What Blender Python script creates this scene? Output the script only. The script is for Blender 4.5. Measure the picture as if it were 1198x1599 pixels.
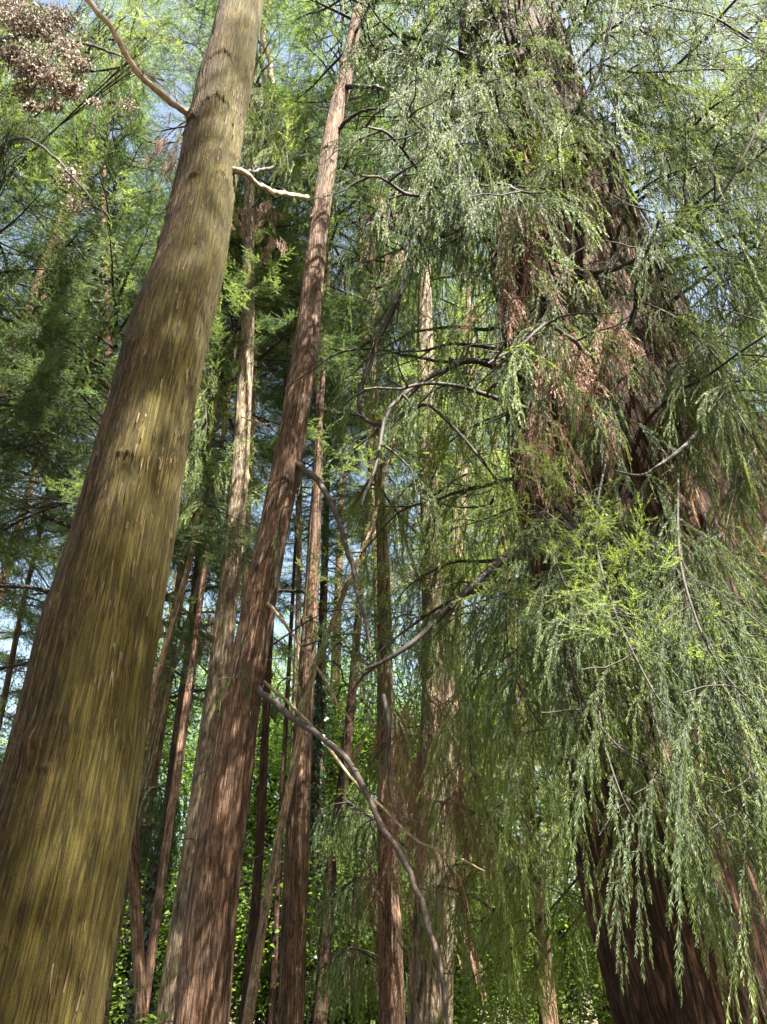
import bpy, math, random
import numpy as np
for o in list(bpy.data.objects): bpy.data.objects.remove(o, do_unlink=True)
scn = bpy.context.scene
col = scn.collection
# ------------------------------------------------------------ camera, world, sun, exposure
PITCH = math.radians(32.0)
FOCAL = 1200.0                       # in pixels of the 1198 x 1599 photograph
EYE = np.array([0.0, 0.0, 1.6])
cd = bpy.data.cameras.new('camera'); cam = bpy.data.objects.new('camera', cd); col.objects.link(cam)
cam.location = EYE; cam.rotation_euler = (math.pi/2 + PITCH, 0, 0)
cd.sensor_fit = 'VERTICAL'; cd.sensor_height = 32.0; cd.lens = 32.0*FOCAL/1599.0
cd.clip_start = 0.05; cd.clip_end = 900
scn.camera = cam
SUN_EL, SUN_AZ = math.radians(55), math.radians(140)     # azimuth clockwise from +Y
w = bpy.data.worlds.new("World"); scn.world = w; w.use_nodes = True
nt = w.node_tree; bg = nt.nodes['Background']
sky = nt.nodes.new('ShaderNodeTexSky'); sky.sky_type = 'NISHITA'; sky.sun_disc = False
sky.sun_elevation = SUN_EL; sky.sun_rotation = SUN_AZ; sky.air_density = 1.0; sky.dust_density = 2.5
wb = nt.nodes.new('ShaderNodeMix'); wb.data_type = 'RGBA'; wb.blend_type = 'MULTIPLY'; wb.inputs[0].default_value = 1; wb.inputs[7].default_value = (1.16, 1.05, .86, 1)
nt.links.new(sky.outputs[0], wb.inputs[6]); nt.links.new(wb.outputs[2], bg.inputs[0]); bg.inputs[1].default_value = 0.05
sd = bpy.data.lights.new('sun', 'SUN'); sd.energy = 5.0; sd.angle = math.radians(0.5); sd.color = (1.0, 0.93, 0.82)
sun = bpy.data.objects.new('sun', sd); col.objects.link(sun)
sdir = np.array([math.sin(SUN_AZ)*math.cos(SUN_EL), math.cos(SUN_AZ)*math.cos(SUN_EL), math.sin(SUN_EL)])
from mathutils import Vector
sun.rotation_euler = Vector(sdir).to_track_quat('Z', 'Y').to_euler()
scn.view_settings.view_transform = 'Standard'; scn.view_settings.look = 'None'
scn.view_settings.gamma = 1.0; scn.view_settings.exposure = 3.32
scn.cycles.max_bounces = 7; scn.cycles.diffuse_bounces = 4; scn.cycles.glossy_bounces = 2
scn.cycles.transmission_bounces = 5; scn.cycles.transparent_max_bounces = 4
scn.cycles.sample_clamp_indirect = 6.0; scn.cycles.use_denoising = True

# ------------------------------------------------------------ helpers
CP, SP = math.cos(PITCH), math.sin(PITCH)
def P(px, py, D):
    """the world point at plane y = D seen at a photograph pixel"""
    u, v = (px-599)/FOCAL, (799.5-py)/FOCAL
    t = D/(CP - v*SP)
    return np.array([u*t, D, 1.6 + t*(SP + v*CP)]), t
def depth(p):
    p = np.asarray(p) - EYE
    return p[..., 1]*CP + p[..., 2]*SP
def proj(p):
    p = np.asarray(p) - EYE
    t = p[..., 1]*CP + p[..., 2]*SP
    return 599 + FOCAL*p[..., 0]/t, 799.5 - FOCAL*(-p[..., 1]*SP + p[..., 2]*CP)/t, t
def norm(v): return v/(np.linalg.norm(v, axis=-1, keepdims=True) + 1e-12)

def vnoise(x, y, px, seed):
    """smooth value noise, periodic in x every px cells"""
    rg = np.random.default_rng(seed); T = rg.random((512, 512)).astype(np.float32)
    xi = np.floor(x).astype(int); yi = np.floor(y).astype(int); fx = x-xi; fy = y-yi
    fx = fx*fx*(3-2*fx); fy = fy*fy*(3-2*fy)
    a = xi % px; b = (xi+1) % px; c = yi % 512; d = (yi+1) % 512; a %= 512; b %= 512
    return (T[a, c]*(1-fx)+T[b, c]*fx)*(1-fy) + (T[a, d]*(1-fx)+T[b, d]*fx)*fy

def link(name, me, parent=None, loc=(0, 0, 0)):
    o = bpy.data.objects.new(name, me); col.objects.link(o); o.location = loc
    if parent is not None: o.parent = parent
    return o
def thing(name, label, cat, loc, group=None):
    o = bpy.data.objects.new(name, None); col.objects.link(o); o.location = loc
    o.empty_display_size = 0.3
    o['label'] = label; o['category'] = cat
    if group: o['group'] = group
    return o

class Geo:
    """gathers triangles with a material index and a tint, then writes ONE mesh"""
    def __init__(s): s.V = []; s.F = []; s.M = []; s.T = []; s.S = []; s.n = 0
    def add(s, V, F, M=0, T=0.5, smooth=False):
        V = np.asarray(V, np.float32).reshape(-1, 3); F = np.asarray(F, np.int32).reshape(-1, 3)
        s.V.append(V); s.F.append(F + s.n); s.n += len(V)
        s.M.append(np.broadcast_to(np.asarray(M, np.int32), (len(F),)).copy())
        s.T.append(np.broadcast_to(np.asarray(T, np.float32), (len(F),)).copy())
        s.S.append(np.full(len(F), smooth))
    def data(s):
        return (np.concatenate(s.V), np.concatenate(s.F), np.concatenate(s.M), np.concatenate(s.T), np.concatenate(s.S))
    def inst(s, tpl, pos, R, tint, spread=0.10):
        """place template tpl at n positions with 3x3 matrices R (n,3,3)"""
        V, F, M, T, S = tpl; n = len(pos)
        if n == 0: return
        W = np.einsum('nij,vj->nvi', R.astype(np.float32), V) + pos[:, None, :].astype(np.float32)
        FF = F[None] + (np.arange(n, dtype=np.int32)*len(V))[:, None, None]
        s.V.append(W.reshape(-1, 3)); s.F.append(FF.reshape(-1, 3) + s.n); s.n += n*len(V)
        s.M.append(np.tile(M, n)); s.S.append(np.tile(S, n))
        s.T.append(((T[None]-0.5)*spread*4 + np.asarray(tint, np.float32)[:, None]).reshape(-1))
    def tube(s, pts, rad, k=6, M=0, T=0.5):
        pts = np.asarray(pts, float); n = len(pts); rad = np.broadcast_to(np.asarray(rad, float), (n,))
        tan = norm(np.gradient(pts, axis=0)); ref = np.array([0.31, 0.17, 0.93]) if abs(tan[0, 2]) < .9 else np.array([1., .1, 0])
        a = norm(np.cross(tan, ref)); b = np.cross(tan, a)
        th = np.linspace(0, 2*np.pi, k, endpoint=False)
        V = pts[:, None] + rad[:, None, None]*(a[:, None]*np.cos(th)[None, :, None] + b[:, None]*np.sin(th)[None, :, None])
        i = np.arange(n-1)[:, None]*k; j = np.arange(k)[None]; j2 = (j+1) % k
        A, B, C_, D_ = i+j, i+j2, i+k+j2, i+k+j
        F = np.concatenate([np.stack([A, B, C_], -1).reshape(-1, 3), np.stack([A, C_, D_], -1).reshape(-1, 3)])
        s.add(V.reshape(-1, 3), F, M, T, True)
    def mesh(s, name, mats):
        V, F, M, T, S = s.data(); return make_mesh(name, V, F, M, T, S, mats)
def make_mesh(name, V, F, M, T, S, mats):
    me = bpy.data.meshes.new(name); nf = len(F)
    me.vertices.add(len(V)); me.vertices.foreach_set('co', np.ascontiguousarray(V, np.float32).ravel())
    me.loops.add(nf*3); me.loops.foreach_set('vertex_index', np.ascontiguousarray(F, np.int32).ravel())
    me.polygons.add(nf); me.polygons.foreach_set('loop_start', np.arange(nf, dtype=np.int32)*3)
    me.polygons.foreach_set('material_index', np.ascontiguousarray(M, np.int32)); me.polygons.foreach_set('use_smooth', S)
    at = me.attributes.new('tint', 'FLOAT', 'FACE'); at.data.foreach_set('value', np.ascontiguousarray(T, np.float32))
    for m in mats: me.materials.append(m)
    me.update(); return me

def smooth_path(pts, n=24):
    """Catmull-Rom through points"""
    p = np.asarray(pts, float)
    if len(p) == 2: return p[0] + (p[1]-p[0])*np.linspace(0, 1, n)[:, None]
    q = np.vstack([2*p[0]-p[1], p, 2*p[-1]-p[-2]]); out = []; m = max(3, n//(len(p)-1))
    for i in range(len(p)-1):
        a, b, c, d = q[i:i+4]
        for t in np.linspace(0, 1, m, endpoint=False):
            out.append(.5*((2*b)+(c-a)*t+(2*a-5*b+4*c-d)*t*t+(3*b-a-3*c+d)*t**3))
    out.append(p[-1]); return np.array(out)
def resample(path, step):
    d = np.r_[0, np.cumsum(np.linalg.norm(np.diff(path, axis=0), axis=1))]
    s = np.arange(0, d[-1], step); return np.stack([np.interp(s, d, path[:, k]) for k in range(3)], -1), s, d[-1]

# ------------------------------------------------------------ materials
class NT:
    def __init__(s, name):
        s.m = bpy.data.materials.new(name); s.m.use_nodes = True; s.t = s.m.node_tree; s.b = s.t.nodes['Principled BSDF']
        s.out = s.t.nodes['Material Output']
    def n(s, kind, **kw):
        x = s.t.nodes.new('ShaderNode'+kind)
        for k, v in kw.items():
            if k.startswith('i_'): x.inputs[k[2:].replace('_', ' ')].default_value = v
            else: setattr(x, k, v)
        return x
    def l(s, a, b): s.t.links.new(a, b)
    def ramp(s, fac, stops):
        r = s.n('ValToRGB'); e = r.color_ramp.elements
        while len(e) < len(stops): e.new(0.5)
        for q, (p, c) in zip(e, stops): q.position = p; q.color = (*c, 1)
        s.l(fac, r.inputs[0]); return r.outputs[0]
    def noise(s, vec, scale, detail=4, rough=.6, mapping=None, dist=0):
        if mapping is not None:
            mp = s.n('Mapping'); mp.inputs['Scale'].default_value = mapping; s.l(vec, mp.inputs[0]); vec = mp.outputs[0]
        x = s.n('TexNoise', i_Scale=scale, i_Detail=detail, i_Roughness=rough, i_Distortion=dist); s.l(vec, x.inputs['Vector']); return x.outputs[0]
    def mix(s, f, a, b, mode='MIX'):
        x = s.n('Mix', data_type='RGBA', blend_type=mode)
        if isinstance(f, (int, float)): x.inputs[0].default_value = f
        else: s.l(f, x.inputs[0])
        for v, k in ((a, 6), (b, 7)):
            if isinstance(v, tuple): x.inputs[k].default_value = (*v, 1)
            else: s.l(v, x.inputs[k])
        return x.outputs[2]
    def math(s, op, a, b=0.0, clamp=False):
        x = s.n('Math', operation=op, use_clamp=clamp)
        for v, k in ((a, 0), (b, 1)):
            if isinstance(v, (int, float)): x.inputs[k].default_value = v
            else: s.l(v, x.inputs[k])
        return x.outputs[0]

def bark(name, c0, c1, c2, moss=None, fibre=(38, 2.2), bump=.8, dist=.012, lichen=None, crk=.55):
    """fibrous bark in trunk coordinates: u round the trunk and v up it, both in metres"""
    m = NT(name); uv = m.n('UVMap').outputs[0]
    f1 = m.noise(uv, 1, 5, .65, (fibre[0], fibre[1], 1), .4)
    f2 = m.noise(uv, 1, 4, .6, (fibre[0]*3.3, fibre[1]*3, 1), .3)
    f3 = m.noise(uv, 1, 3, .55, (5, 1.6, 1), .8); f5 = m.noise(uv, 1, 5, .8, (fibre[0]*3.6, fibre[0]*1.5, 1), .3)
    c = m.ramp(f1, [(.30, c0), (.5, c1), (.72, c2)])
    c = m.mix(m.math('MULTIPLY', f2, .55), c, c0)
    dk = m.ramp(f3, [(.35, (.62, .60, .58)), (.65, (1.35, 1.24, 1.12))])
    c = m.mix(1.0, c, dk, 'MULTIPLY')
    c = m.mix(1.0, c, m.ramp(f5, [(.34, (.62, .6, .56)), (.5, (1, 1, 1)), (.66, (1.42, 1.38, 1.3))]), 'MULTIPLY')
    f6 = m.noise(uv, 1, 4, .7, (fibre[0]*.75, fibre[0]*.22, 1), .6)
    c = m.mix(1.0, c, m.ramp(f6, [(.36, (.50, .47, .44)), (.5, (1, 1, 1)), (.64, (1.55, 1.48, 1.38))]), 'MULTIPLY')
    if moss:
        a = m.n('Attribute', attribute_name='moss').outputs['Fac']
        mn = m.noise(uv, 1, 6, .7, (7, 2.2, 1), 1.2)
        k = m.math('ADD', m.math('MULTIPLY', mn, 2.6), m.math('SUBTRACT', m.math('MULTIPLY', a, 2.6), 2.38), True)
        k = m.math('MULTIPLY', k, m.math('ADD', m.math('MULTIPLY', f2, .9), .35), True)
        mc = m.ramp(f5, [(.35, moss[0]), (.65, moss[1])])
        c = m.mix(k, c, mc)
    if lichen:
        ln = m.noise(uv, 1, 6, .75, (22, 11, 1), .6)
        c = m.mix(m.math('MULTIPLY', m.math('SUBTRACT', ln, .58, True), 6, True), c, lichen)
    fn = m.noise(uv, 1, 3, .55, (fibre[0]*crk, fibre[1]*.5, 1), .5)
    fa = m.math('MULTIPLY', m.math('ABSOLUTE', m.math('SUBTRACT', fn, .5)), 22, True)
    fb = m.math('MULTIPLY', m.math('ABSOLUTE', m.math('SUBTRACT', f1, .46)), 18, True)
    fur = m.math('MULTIPLY', m.math('ADD', fa, .0), m.math('ADD', m.math('MULTIPLY', fb, .5), .5))
    c = m.mix(m.math('SUBTRACT', 1, fur), c, m.mix(1.0, c, (.28, .25, .23), 'MULTIPLY'))
    m.l(c, m.b.inputs['Base Color']); m.b.inputs['Roughness'].default_value = .85
    m.b.inputs['Specular IOR Level'].default_value = .25
    h = m.math('ADD', m.math('ADD', m.math('MULTIPLY', f1, .6), m.math('MULTIPLY', f2, .5)), m.math('ADD', m.math('MULTIPLY', fur, .9), m.math('ADD', m.math('MULTIPLY', f5, .7), m.math('MULTIPLY', f6, 1.0))))
    bp = m.n('Bump', i_Strength=bump, i_Distance=dist); m.l(h, bp.inputs['Height']); m.l(bp.outputs[0], m.b.inputs['Normal'])
    return m.m
def twig_mat(name, c0, c1, scale=30):
    m = NT(name); co = m.n('TexCoord').outputs['Object']
    f = m.noise(co, scale, 5, .7); c = m.ramp(f, [(.35, c0), (.65, c1)])
    m.l(c, m.b.inputs['Base Color']); m.b.inputs['Roughness'].default_value = .8
    bp = m.n('Bump', i_Strength=.6, i_Distance=.006); m.l(f, bp.inputs['Height']); m.l(bp.outputs[0], m.b.inputs['Normal'])
    return m.m
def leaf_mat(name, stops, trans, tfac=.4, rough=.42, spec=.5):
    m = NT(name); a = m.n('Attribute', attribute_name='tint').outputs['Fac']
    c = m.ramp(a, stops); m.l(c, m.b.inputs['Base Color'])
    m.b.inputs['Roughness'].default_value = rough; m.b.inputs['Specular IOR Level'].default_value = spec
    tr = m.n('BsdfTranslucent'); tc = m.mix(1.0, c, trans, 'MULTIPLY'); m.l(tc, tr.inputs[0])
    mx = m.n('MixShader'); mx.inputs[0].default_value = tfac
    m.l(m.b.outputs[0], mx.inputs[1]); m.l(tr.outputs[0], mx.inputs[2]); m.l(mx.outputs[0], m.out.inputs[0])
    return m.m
MOSSY = bark('mossy fibrous bark', (.028, .019, .010), (.090, .062, .030), (.19, .135, .070), ((.046, .044, .012), (.15, .122, .013)), (90, 2.4), 1.0, .012, crk=.3)
RED = bark('red brown bark', (.055, .036, .026), (.155, .102, .075), (.27, .195, .15), None, (40, 2.2))
GREY = bark('grey brown bark', (.08, .068, .05), (.21, .18, .135), (.33, .29, .235), None, (36, 3.5), lichen=(.26, .29, .2))
DARKRED = bark('dark reddish bark', (.025, .015, .012), (.065, .037, .031), (.12, .07, .06), None, (36, 2.5))
PALE = bark('pale dry bark', (.2, .15, .11), (.36, .29, .215), (.5, .42, .33), None, (50, 3))
GIANT = bark('thick furrowed red bark', (.018, .010, .007), (.075, .041, .028), (.26, .165, .12), None, (26, 2.6), 1.0, .02)
TWIG = twig_mat('dark twig bark', (.010, .007, .006), (.028, .020, .015))
TWIGPALE = twig_mat('pale twig bark', (.13, .095, .06), (.30, .225, .15), 20)
TWIGBROWN = twig_mat('brown twig bark', (.02, .014, .010), (.05, .034, .024), 20)
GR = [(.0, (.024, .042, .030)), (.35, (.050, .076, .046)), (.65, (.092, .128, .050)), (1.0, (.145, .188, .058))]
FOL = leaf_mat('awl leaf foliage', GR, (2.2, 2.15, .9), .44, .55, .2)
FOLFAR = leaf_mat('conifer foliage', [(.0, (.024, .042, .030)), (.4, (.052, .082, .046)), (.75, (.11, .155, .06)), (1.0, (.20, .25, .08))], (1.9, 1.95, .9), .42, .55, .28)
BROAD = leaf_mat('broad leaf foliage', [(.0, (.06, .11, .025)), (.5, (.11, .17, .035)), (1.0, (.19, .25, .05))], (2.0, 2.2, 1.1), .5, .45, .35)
DEAD = leaf_mat('dead brown foliage', [(.0, (.11, .055, .035)), (.5, (.22, .125, .085)), (1.0, (.38, .25, .18))], (1.2, 1.1, 1.0), .3, .6, .3)
DEADLEAF = leaf_mat('dead curled leaves', [(.0, (.05, .038, .028)), (.5, (.14, .105, .08)), (1.0, (.33, .27, .21))], (1.1, 1.0, 1.0), .25, .6, .3)
IVY = leaf_mat('ivy leaves', [(.0, (.012, .03, .012)), (1.0, (.03, .07, .02))], (1.5, 2, .8), .15, .3, .6)
def ground_mat():
    m = NT('forest floor'); co = m.n('TexCoord').outputs['Object']
    f = m.noise(co, 3, 8, .7); f2 = m.noise(co, .4, 3, .5)
    c = m.ramp(f, [(.3, (.035, .024, .016)), (.5, (.09, .062, .04)), (.7, (.16, .11, .07))])
    c = m.mix(m.math('MULTIPLY', m.math('SUBTRACT', f2, .48, True), 5, True), c, (.03, .06, .015))
    m.l(c, m.b.inputs['Base Color']); m.b.inputs['Roughness'].default_value = .95
    bp = m.n('Bump', i_Strength=1, i_Distance=.04); m.l(f, bp.inputs['Height']); m.l(bp.outputs[0], m.b.inputs['Normal'])
    return m.m
FLOOR = ground_mat()

# ------------------------------------------------------------ ground
def build_ground():
    n = 121; g = np.linspace(-1, 1, n); g = np.sign(g)*np.abs(g)**2.2*400
    X, Y = np.meshgrid(g, g, indexing='ij'); Z = (vnoise(X/7+50, Y/7+50, 512, 3)-.5)*.25 - .06
    V = np.stack([X, Y, Z], -1).reshape(-1, 3); i, j = np.meshgrid(np.arange(n-1), np.arange(n-1), indexing='ij')
    a = i*n+j; F = np.concatenate([np.stack([a, a+n, a+n+1], -1).reshape(-1, 3), np.stack([a, a+n+1, a+1], -1).reshape(-1, 3)])
    me = make_mesh('ground', V, F, np.zeros(len(F)), np.zeros(len(F)), np.full(len(F), True), [FLOOR])
    o = link('ground', me); o['kind'] = 'structure'
build_ground()

# ------------------------------------------------------------ trunks
class Trunk:
    """a trunk traced as (px, py, width) rows, standing in the plane y = D, run down to the ground and up to height H"""
    def __init__(s, rows, D, H, flare=.25):
        z, x, r = [], [], []
        for px, py, wd in rows:
            p, t = P(px, py, D); z.append(p[2]); x.append(p[0]); r.append(wd/2*t/FOCAL)
        o = np.argsort(z); z = np.array(z)[o]; x = np.array(x)[o]; r = np.array(r)[o]
        k = min(3, len(z)-1)
        sl = (x[k]-x[0])/(z[k]-z[0]); st = (x[-1]-x[-1-k])/(z[-1]-z[-1-k])
        st = st*.6
        zb = -.15
        if z[0] > .3:
            z = np.r_[zb, z]; x = np.r_[x[0]+sl*(zb-z[1]), x]; r = np.r_[r[0]*1.08, r]
        if H > z[-1]+.5:
            r1 = r[-1]; n = 6; zz = np.linspace(z[-1], H, n+1)[1:]
            x = np.r_[x, x[-1]+st*(zz-z[-1])]; r = np.r_[r, np.linspace(r1, .02, n+1)[1:]]; z = np.r_[z, zz]
        s.zs = np.linspace(z[0], z[-1], 400); s.xs = np.interp(s.zs, z, x); s.rs = np.interp(s.zs, z, r)
        kern = np.hanning(41); kern /= kern.sum(); pad = lambda a: np.r_[a[0]-(a[1:21]-a[0])[::-1], a, a[-1]-(a[-21:-1]-a[-1])[::-1]]
        s.xs = np.convolve(pad(s.xs), kern, 'valid'); s.rs = np.maximum(np.convolve(pad(s.rs), kern, 'valid'), .008)
        s.rs = s.rs*(1+flare*np.exp(-np.maximum(s.zs, 0)/.35)); s.D = D; s.H = z[-1]
        s.base = (float(s.x(0)), D, 0.0)
    def x(s, z): return np.interp(z, s.zs, s.xs)
    def r(s, z): return np.interp(z, s.zs, s.rs)
    def pt(s, z): return np.array([s.x(z), s.D, z])
    def build(s, root, mat, nu=24, dz=.1, amp=.01, cell=(.03, .35), seed=1, moss=None, knots=0, fine_to=None, lump=.02, wobble=1.6, flute=0., scars=None):
        circ = 2*np.pi*s.r(3.0)
        if fine_to: zz = np.r_[np.arange(s.zs[0], fine_to, dz), np.arange(fine_to, s.H, dz*8)]
        else: zz = np.arange(s.zs[0], s.H, dz)
        zz = np.r_[zz, s.H]
        th = np.linspace(0, 2*np.pi, nu+1)[:-1]          # th = 0 faces away from the camera, seam hidden
        Zg, Tg = np.meshgrid(zz, th, indexing='ij'); U = Tg/(2*np.pi)*circ
        pc = max(3, int(round(circ/cell[0]))); pf = max(4, int(round(circ/(cell[0]*.4)))); pl = max(3, int(round(circ/(cell[0]*5))))
        wob = vnoise(Tg/(2*np.pi)*pl, Zg/(cell[1]*2)+30, pl, seed+5)*wobble
        a = vnoise(Tg/(2*np.pi)*pc+wob, Zg/cell[1]+40, pc, seed); b = vnoise(Tg/(2*np.pi)*pf+wob*2, Zg/(cell[1]*.4)+10, pf, seed+1)
        l = vnoise(Tg/(2*np.pi)*3, Zg/.8+20, 3, seed+2)-.5
        ridge = np.minimum(1, np.abs(2*a-1)*2.2)**.7*.75 + np.minimum(1, np.abs(2*b-1)*2)*.3
        fl = vnoise(Tg/(2*np.pi)*13+wob*.3, Zg/2.6+15, 13, seed+9); R = s.r(Zg) + flute*(np.abs(2*fl-1)-.5) + amp*np.minimum(1, s.r(Zg)/.12)*(ridge-.6) + lump*l*np.minimum(1, s.r(Zg)/.3)
        rg = np.random.default_rng(seed)
        for _ in range(knots):
            kz = rg.uniform(1.5, (fine_to or s.H)); kt = rg.uniform(0, 2*np.pi); h = rg.uniform(.008, .03); kw_ = rg.uniform(.03, .075)
            dT = (Tg-kt+np.pi) % (2*np.pi)-np.pi; q = ((dT*s.r(kz))/kw_)**2 + ((Zg-kz)/(kw_*rg.uniform(.4, 1.1)))**2
            R += h*np.exp(-q)*(.4+1.2*b)
        for sz, sa, sw, sh in (scars or []):
            dT = Tg-np.pi-sa; xx = dT*s.r(sz); arc = sz+.2*sw-(.5+1.2*a)*xx**2/sw+.05*(b-.5); env = np.exp(-(xx/sw)**2)*(.35+.9*a)
            R += env*sh*.8*(np.exp(-((Zg-arc)/.03)**2)*(.7+.6*b) - .25*np.exp(-((Zg-arc+.045)/.025)**2) + .45*np.exp(-((Zg-arc-.06)/.02)**2))
        ang = Tg + np.pi/2
        V = np.stack([s.x(Zg)+R*np.cos(ang)-s.base[0], R*np.sin(ang), Zg], -1).reshape(-1, 3)
        n = len(zz); i = np.arange(n-1)[:, None]*nu; j = np.arange(nu)[None]; j2 = (j+1) % nu
        Q = np.stack([i+j, i+j2, i+nu+j2, i+nu+j], -1).reshape(-1, 4)
        me = bpy.data.meshes.new('trunk'); me.vertices.add(len(V)); me.vertices.foreach_set('co', V.astype(np.float32).ravel())
        me.loops.add(Q.size); me.loops.foreach_set('vertex_index', Q.astype(np.int32).ravel())
        me.polygons.add(len(Q)); me.polygons.foreach_set('loop_start', np.arange(len(Q), dtype=np.int32)*4)
        me.polygons.foreach_set('use_smooth', np.full(len(Q), True))
        uv = me.uv_layers.new(name='UVMap'); ju = np.broadcast_to(j, (n-1, nu)); ju1 = ju+1
        zi = np.broadcast_to(zz[:-1, None], (n-1, nu)); zj = np.broadcast_to(zz[1:, None], (n-1, nu)); k = circ/nu
        UV = np.stack([np.stack([ju*k, zi], -1), np.stack([ju1*k, zi], -1), np.stack([ju1*k, zj], -1), np.stack([ju*k, zj], -1)], 2)
        uv.data.foreach_set('uv', UV.astype(np.float32).ravel())
        if moss is not None:
            at = me.attributes.new('moss', 'FLOAT', 'POINT')
            d = np.cos(ang-moss); at.data.foreach_set('value', np.clip(.45+.55*d, 0, 1).astype(np.float32).ravel())
        me.materials.append(mat); me.update()
        return link('trunk', me, root)

# ------------------------------------------------------------ leaf templates
def leaves(geo, pl, spacing, ln, wd, rg, phi=.47, kite=True, side0=None, M=0, tintv=.12, planar=.6, taper=True):
    """awl leaves along a polyline, alternate left and right"""
    pts, s, L = resample(pl, spacing)
    if len(pts) < 3: return
    tan = norm(np.gradient(pts, axis=0)); n = len(pts)
    ref = side0 if side0 is not None else norm(rg.normal(size=3))
    sd_ = norm(np.cross(tan, ref)); up = np.cross(sd_, tan)
    a = np.where(np.arange(n) % 2 == 0, 0, np.pi) + rg.normal(size=n)*planar
    d_ = sd_*np.cos(a)[:, None] + up*np.sin(a)[:, None]
    ph = phi*(1+rg.normal(size=n)*.2)
    ld = norm(tan*np.cos(ph)[:, None] + d_*np.sin(ph)[:, None])
    wv = norm(np.cross(ld, np.cross(tan, d_)+rg.normal(size=(n, 3))*.5))
    l = ln*(1+rg.normal(size=n)*.15)
    if taper: l = l*np.clip((L-s)/(3*ln)+.35, .3, 1)
    l = l[:, None]; T = .5+rg.normal(size=n)*tintv+.5*(s/L-.45)
    if kite:
        V = np.stack([pts, pts+ld*l*.4+wv*wd/2, pts+ld*l, pts+ld*l*.4-wv*wd/2], 1)
        b = np.arange(n)[:, None]*4; F = np.concatenate([b+np.array([0, 1, 2]), b+np.array([0, 2, 3])]); T = np.r_[T, T]
    else:
        V = np.stack([pts+wv*wd/2, pts+ld*l, pts-wv*wd/2], 1); b = np.arange(n)[:, None]*3; F = b+np.array([0, 1, 2])
    geo.add(V, F, M, T)
def curve_down(p0, d0, L, rg, pull=2.5, step=.03, wig=.06, target=(0, 0, -1)):
    n = max(3, int(L/step)); p = np.array(p0, float); d = norm(np.array(d0, float)); out = [p.copy()]
    for i in range(n):
        d = norm(d + np.array(target)*pull*step + rg.normal(size=3)*wig*math.sqrt(step)*2); p = p + d*step; out.append(p.copy())
    return np.array(out)
def strand(seed, L, nlat, spacing, ln, wd, kite, start=(1, 0, -.6), stem_r=.0016, tube_k=3):
    rg = np.random.default_rng(seed); g = Geo(); plane = np.array([0, 1., 0])
    ax = curve_down((0, 0, 0), start, L, rg, pull=2.6/max(L, .3)); D = resample(ax, .03)[0]
    g.tube(D, np.linspace(stem_r*1.6, stem_r*.6, len(D)), tube_k, 1)
    leaves(g, ax, spacing, ln, wd, rg, kite=kite, side0=plane)
    tn = norm(np.gradient(ax, axis=0)); m = len(ax)
    for k in range(nlat):
        f = (k+.6)/(nlat+1.2)*.93; i = int(f*(m-1)); t = tn[i]
        side = norm(np.cross(t, plane + rg.normal(size=3)*.35))*(1 if k % 2 else -1)
        an = rg.uniform(.3, .65); d = t*math.cos(an)+side*math.sin(an)
        l = L*rg.uniform(.26, .6)*(1-.6*f)+.04
        c = curve_down(ax[i], d, l, rg, pull=4.0, step=.02)
        g.tube(c[::2], np.linspace(stem_r*.9, stem_r*.4, len(c[::2])), tube_k, 1)
        leaves(g, c, spacing, ln*.95, wd, rg, kite=kite, side0=plane)
        if l > .16 and rg.random() < .7:
            q = len(c)//3; e = curve_down(c[q], norm(norm(np.gradient(c, axis=0))[q]-side*.5), l*.5, rg, pull=4, step=.02)
            leaves(g, e, spacing, ln*.9, wd, rg, kite=kite, side0=plane)
    return g.data()
NEAR = [strand(100+i, L, int(L*7.5), .0052, .025, .0044, True, st) for i, (L, st) in enumerate([(.45, (1, 0, -.5)), (.6, (1, .1, -.8)), (.75, (1, 0, -.6)), (.9, (.9, -.1, -.9)), (1.05, (.8, 0, -1)), (.7, (1, 0, -.2))])]
MID = [strand(200+i, L, int(L*7.5), .0070, .028, .0068, False, st) for i, (L, st) in enumerate([(.4, (1, 0, -.5)), (.55, (1, .1, -.8)), (.7, (1, 0, -.6)), (.85, (.9, -.1, -.9)), (1.0, (.8, 0, -1)), (.6, (1, 0, -.2))])]
FAR = [strand(300+i, L, int(L*8), .012, .040, .010, False, st, .002) for i, (L, st) in enumerate([(.45, (1, 0, -.4)), (.6, (1, .1, -.8)), (.75, (1, 0, -.6)), (.95, (.9, -.1, -.9))])]

def rotz(a):
    R = np.zeros((len(a), 3, 3)); c, s_ = np.cos(a), np.sin(a)
    R[:, 0, 0] = c; R[:, 0, 1] = -s_; R[:, 1, 0] = s_; R[:, 1, 1] = c; R[:, 2, 2] = 1; return R
def frame(d, rg):
    """matrices whose +X is d, random roll"""
    d = norm(d); r = norm(np.cross(d, norm(rg.normal(size=d.shape)))); u = np.cross(d, r)
    return np.stack([d, r, u], -1)

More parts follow.
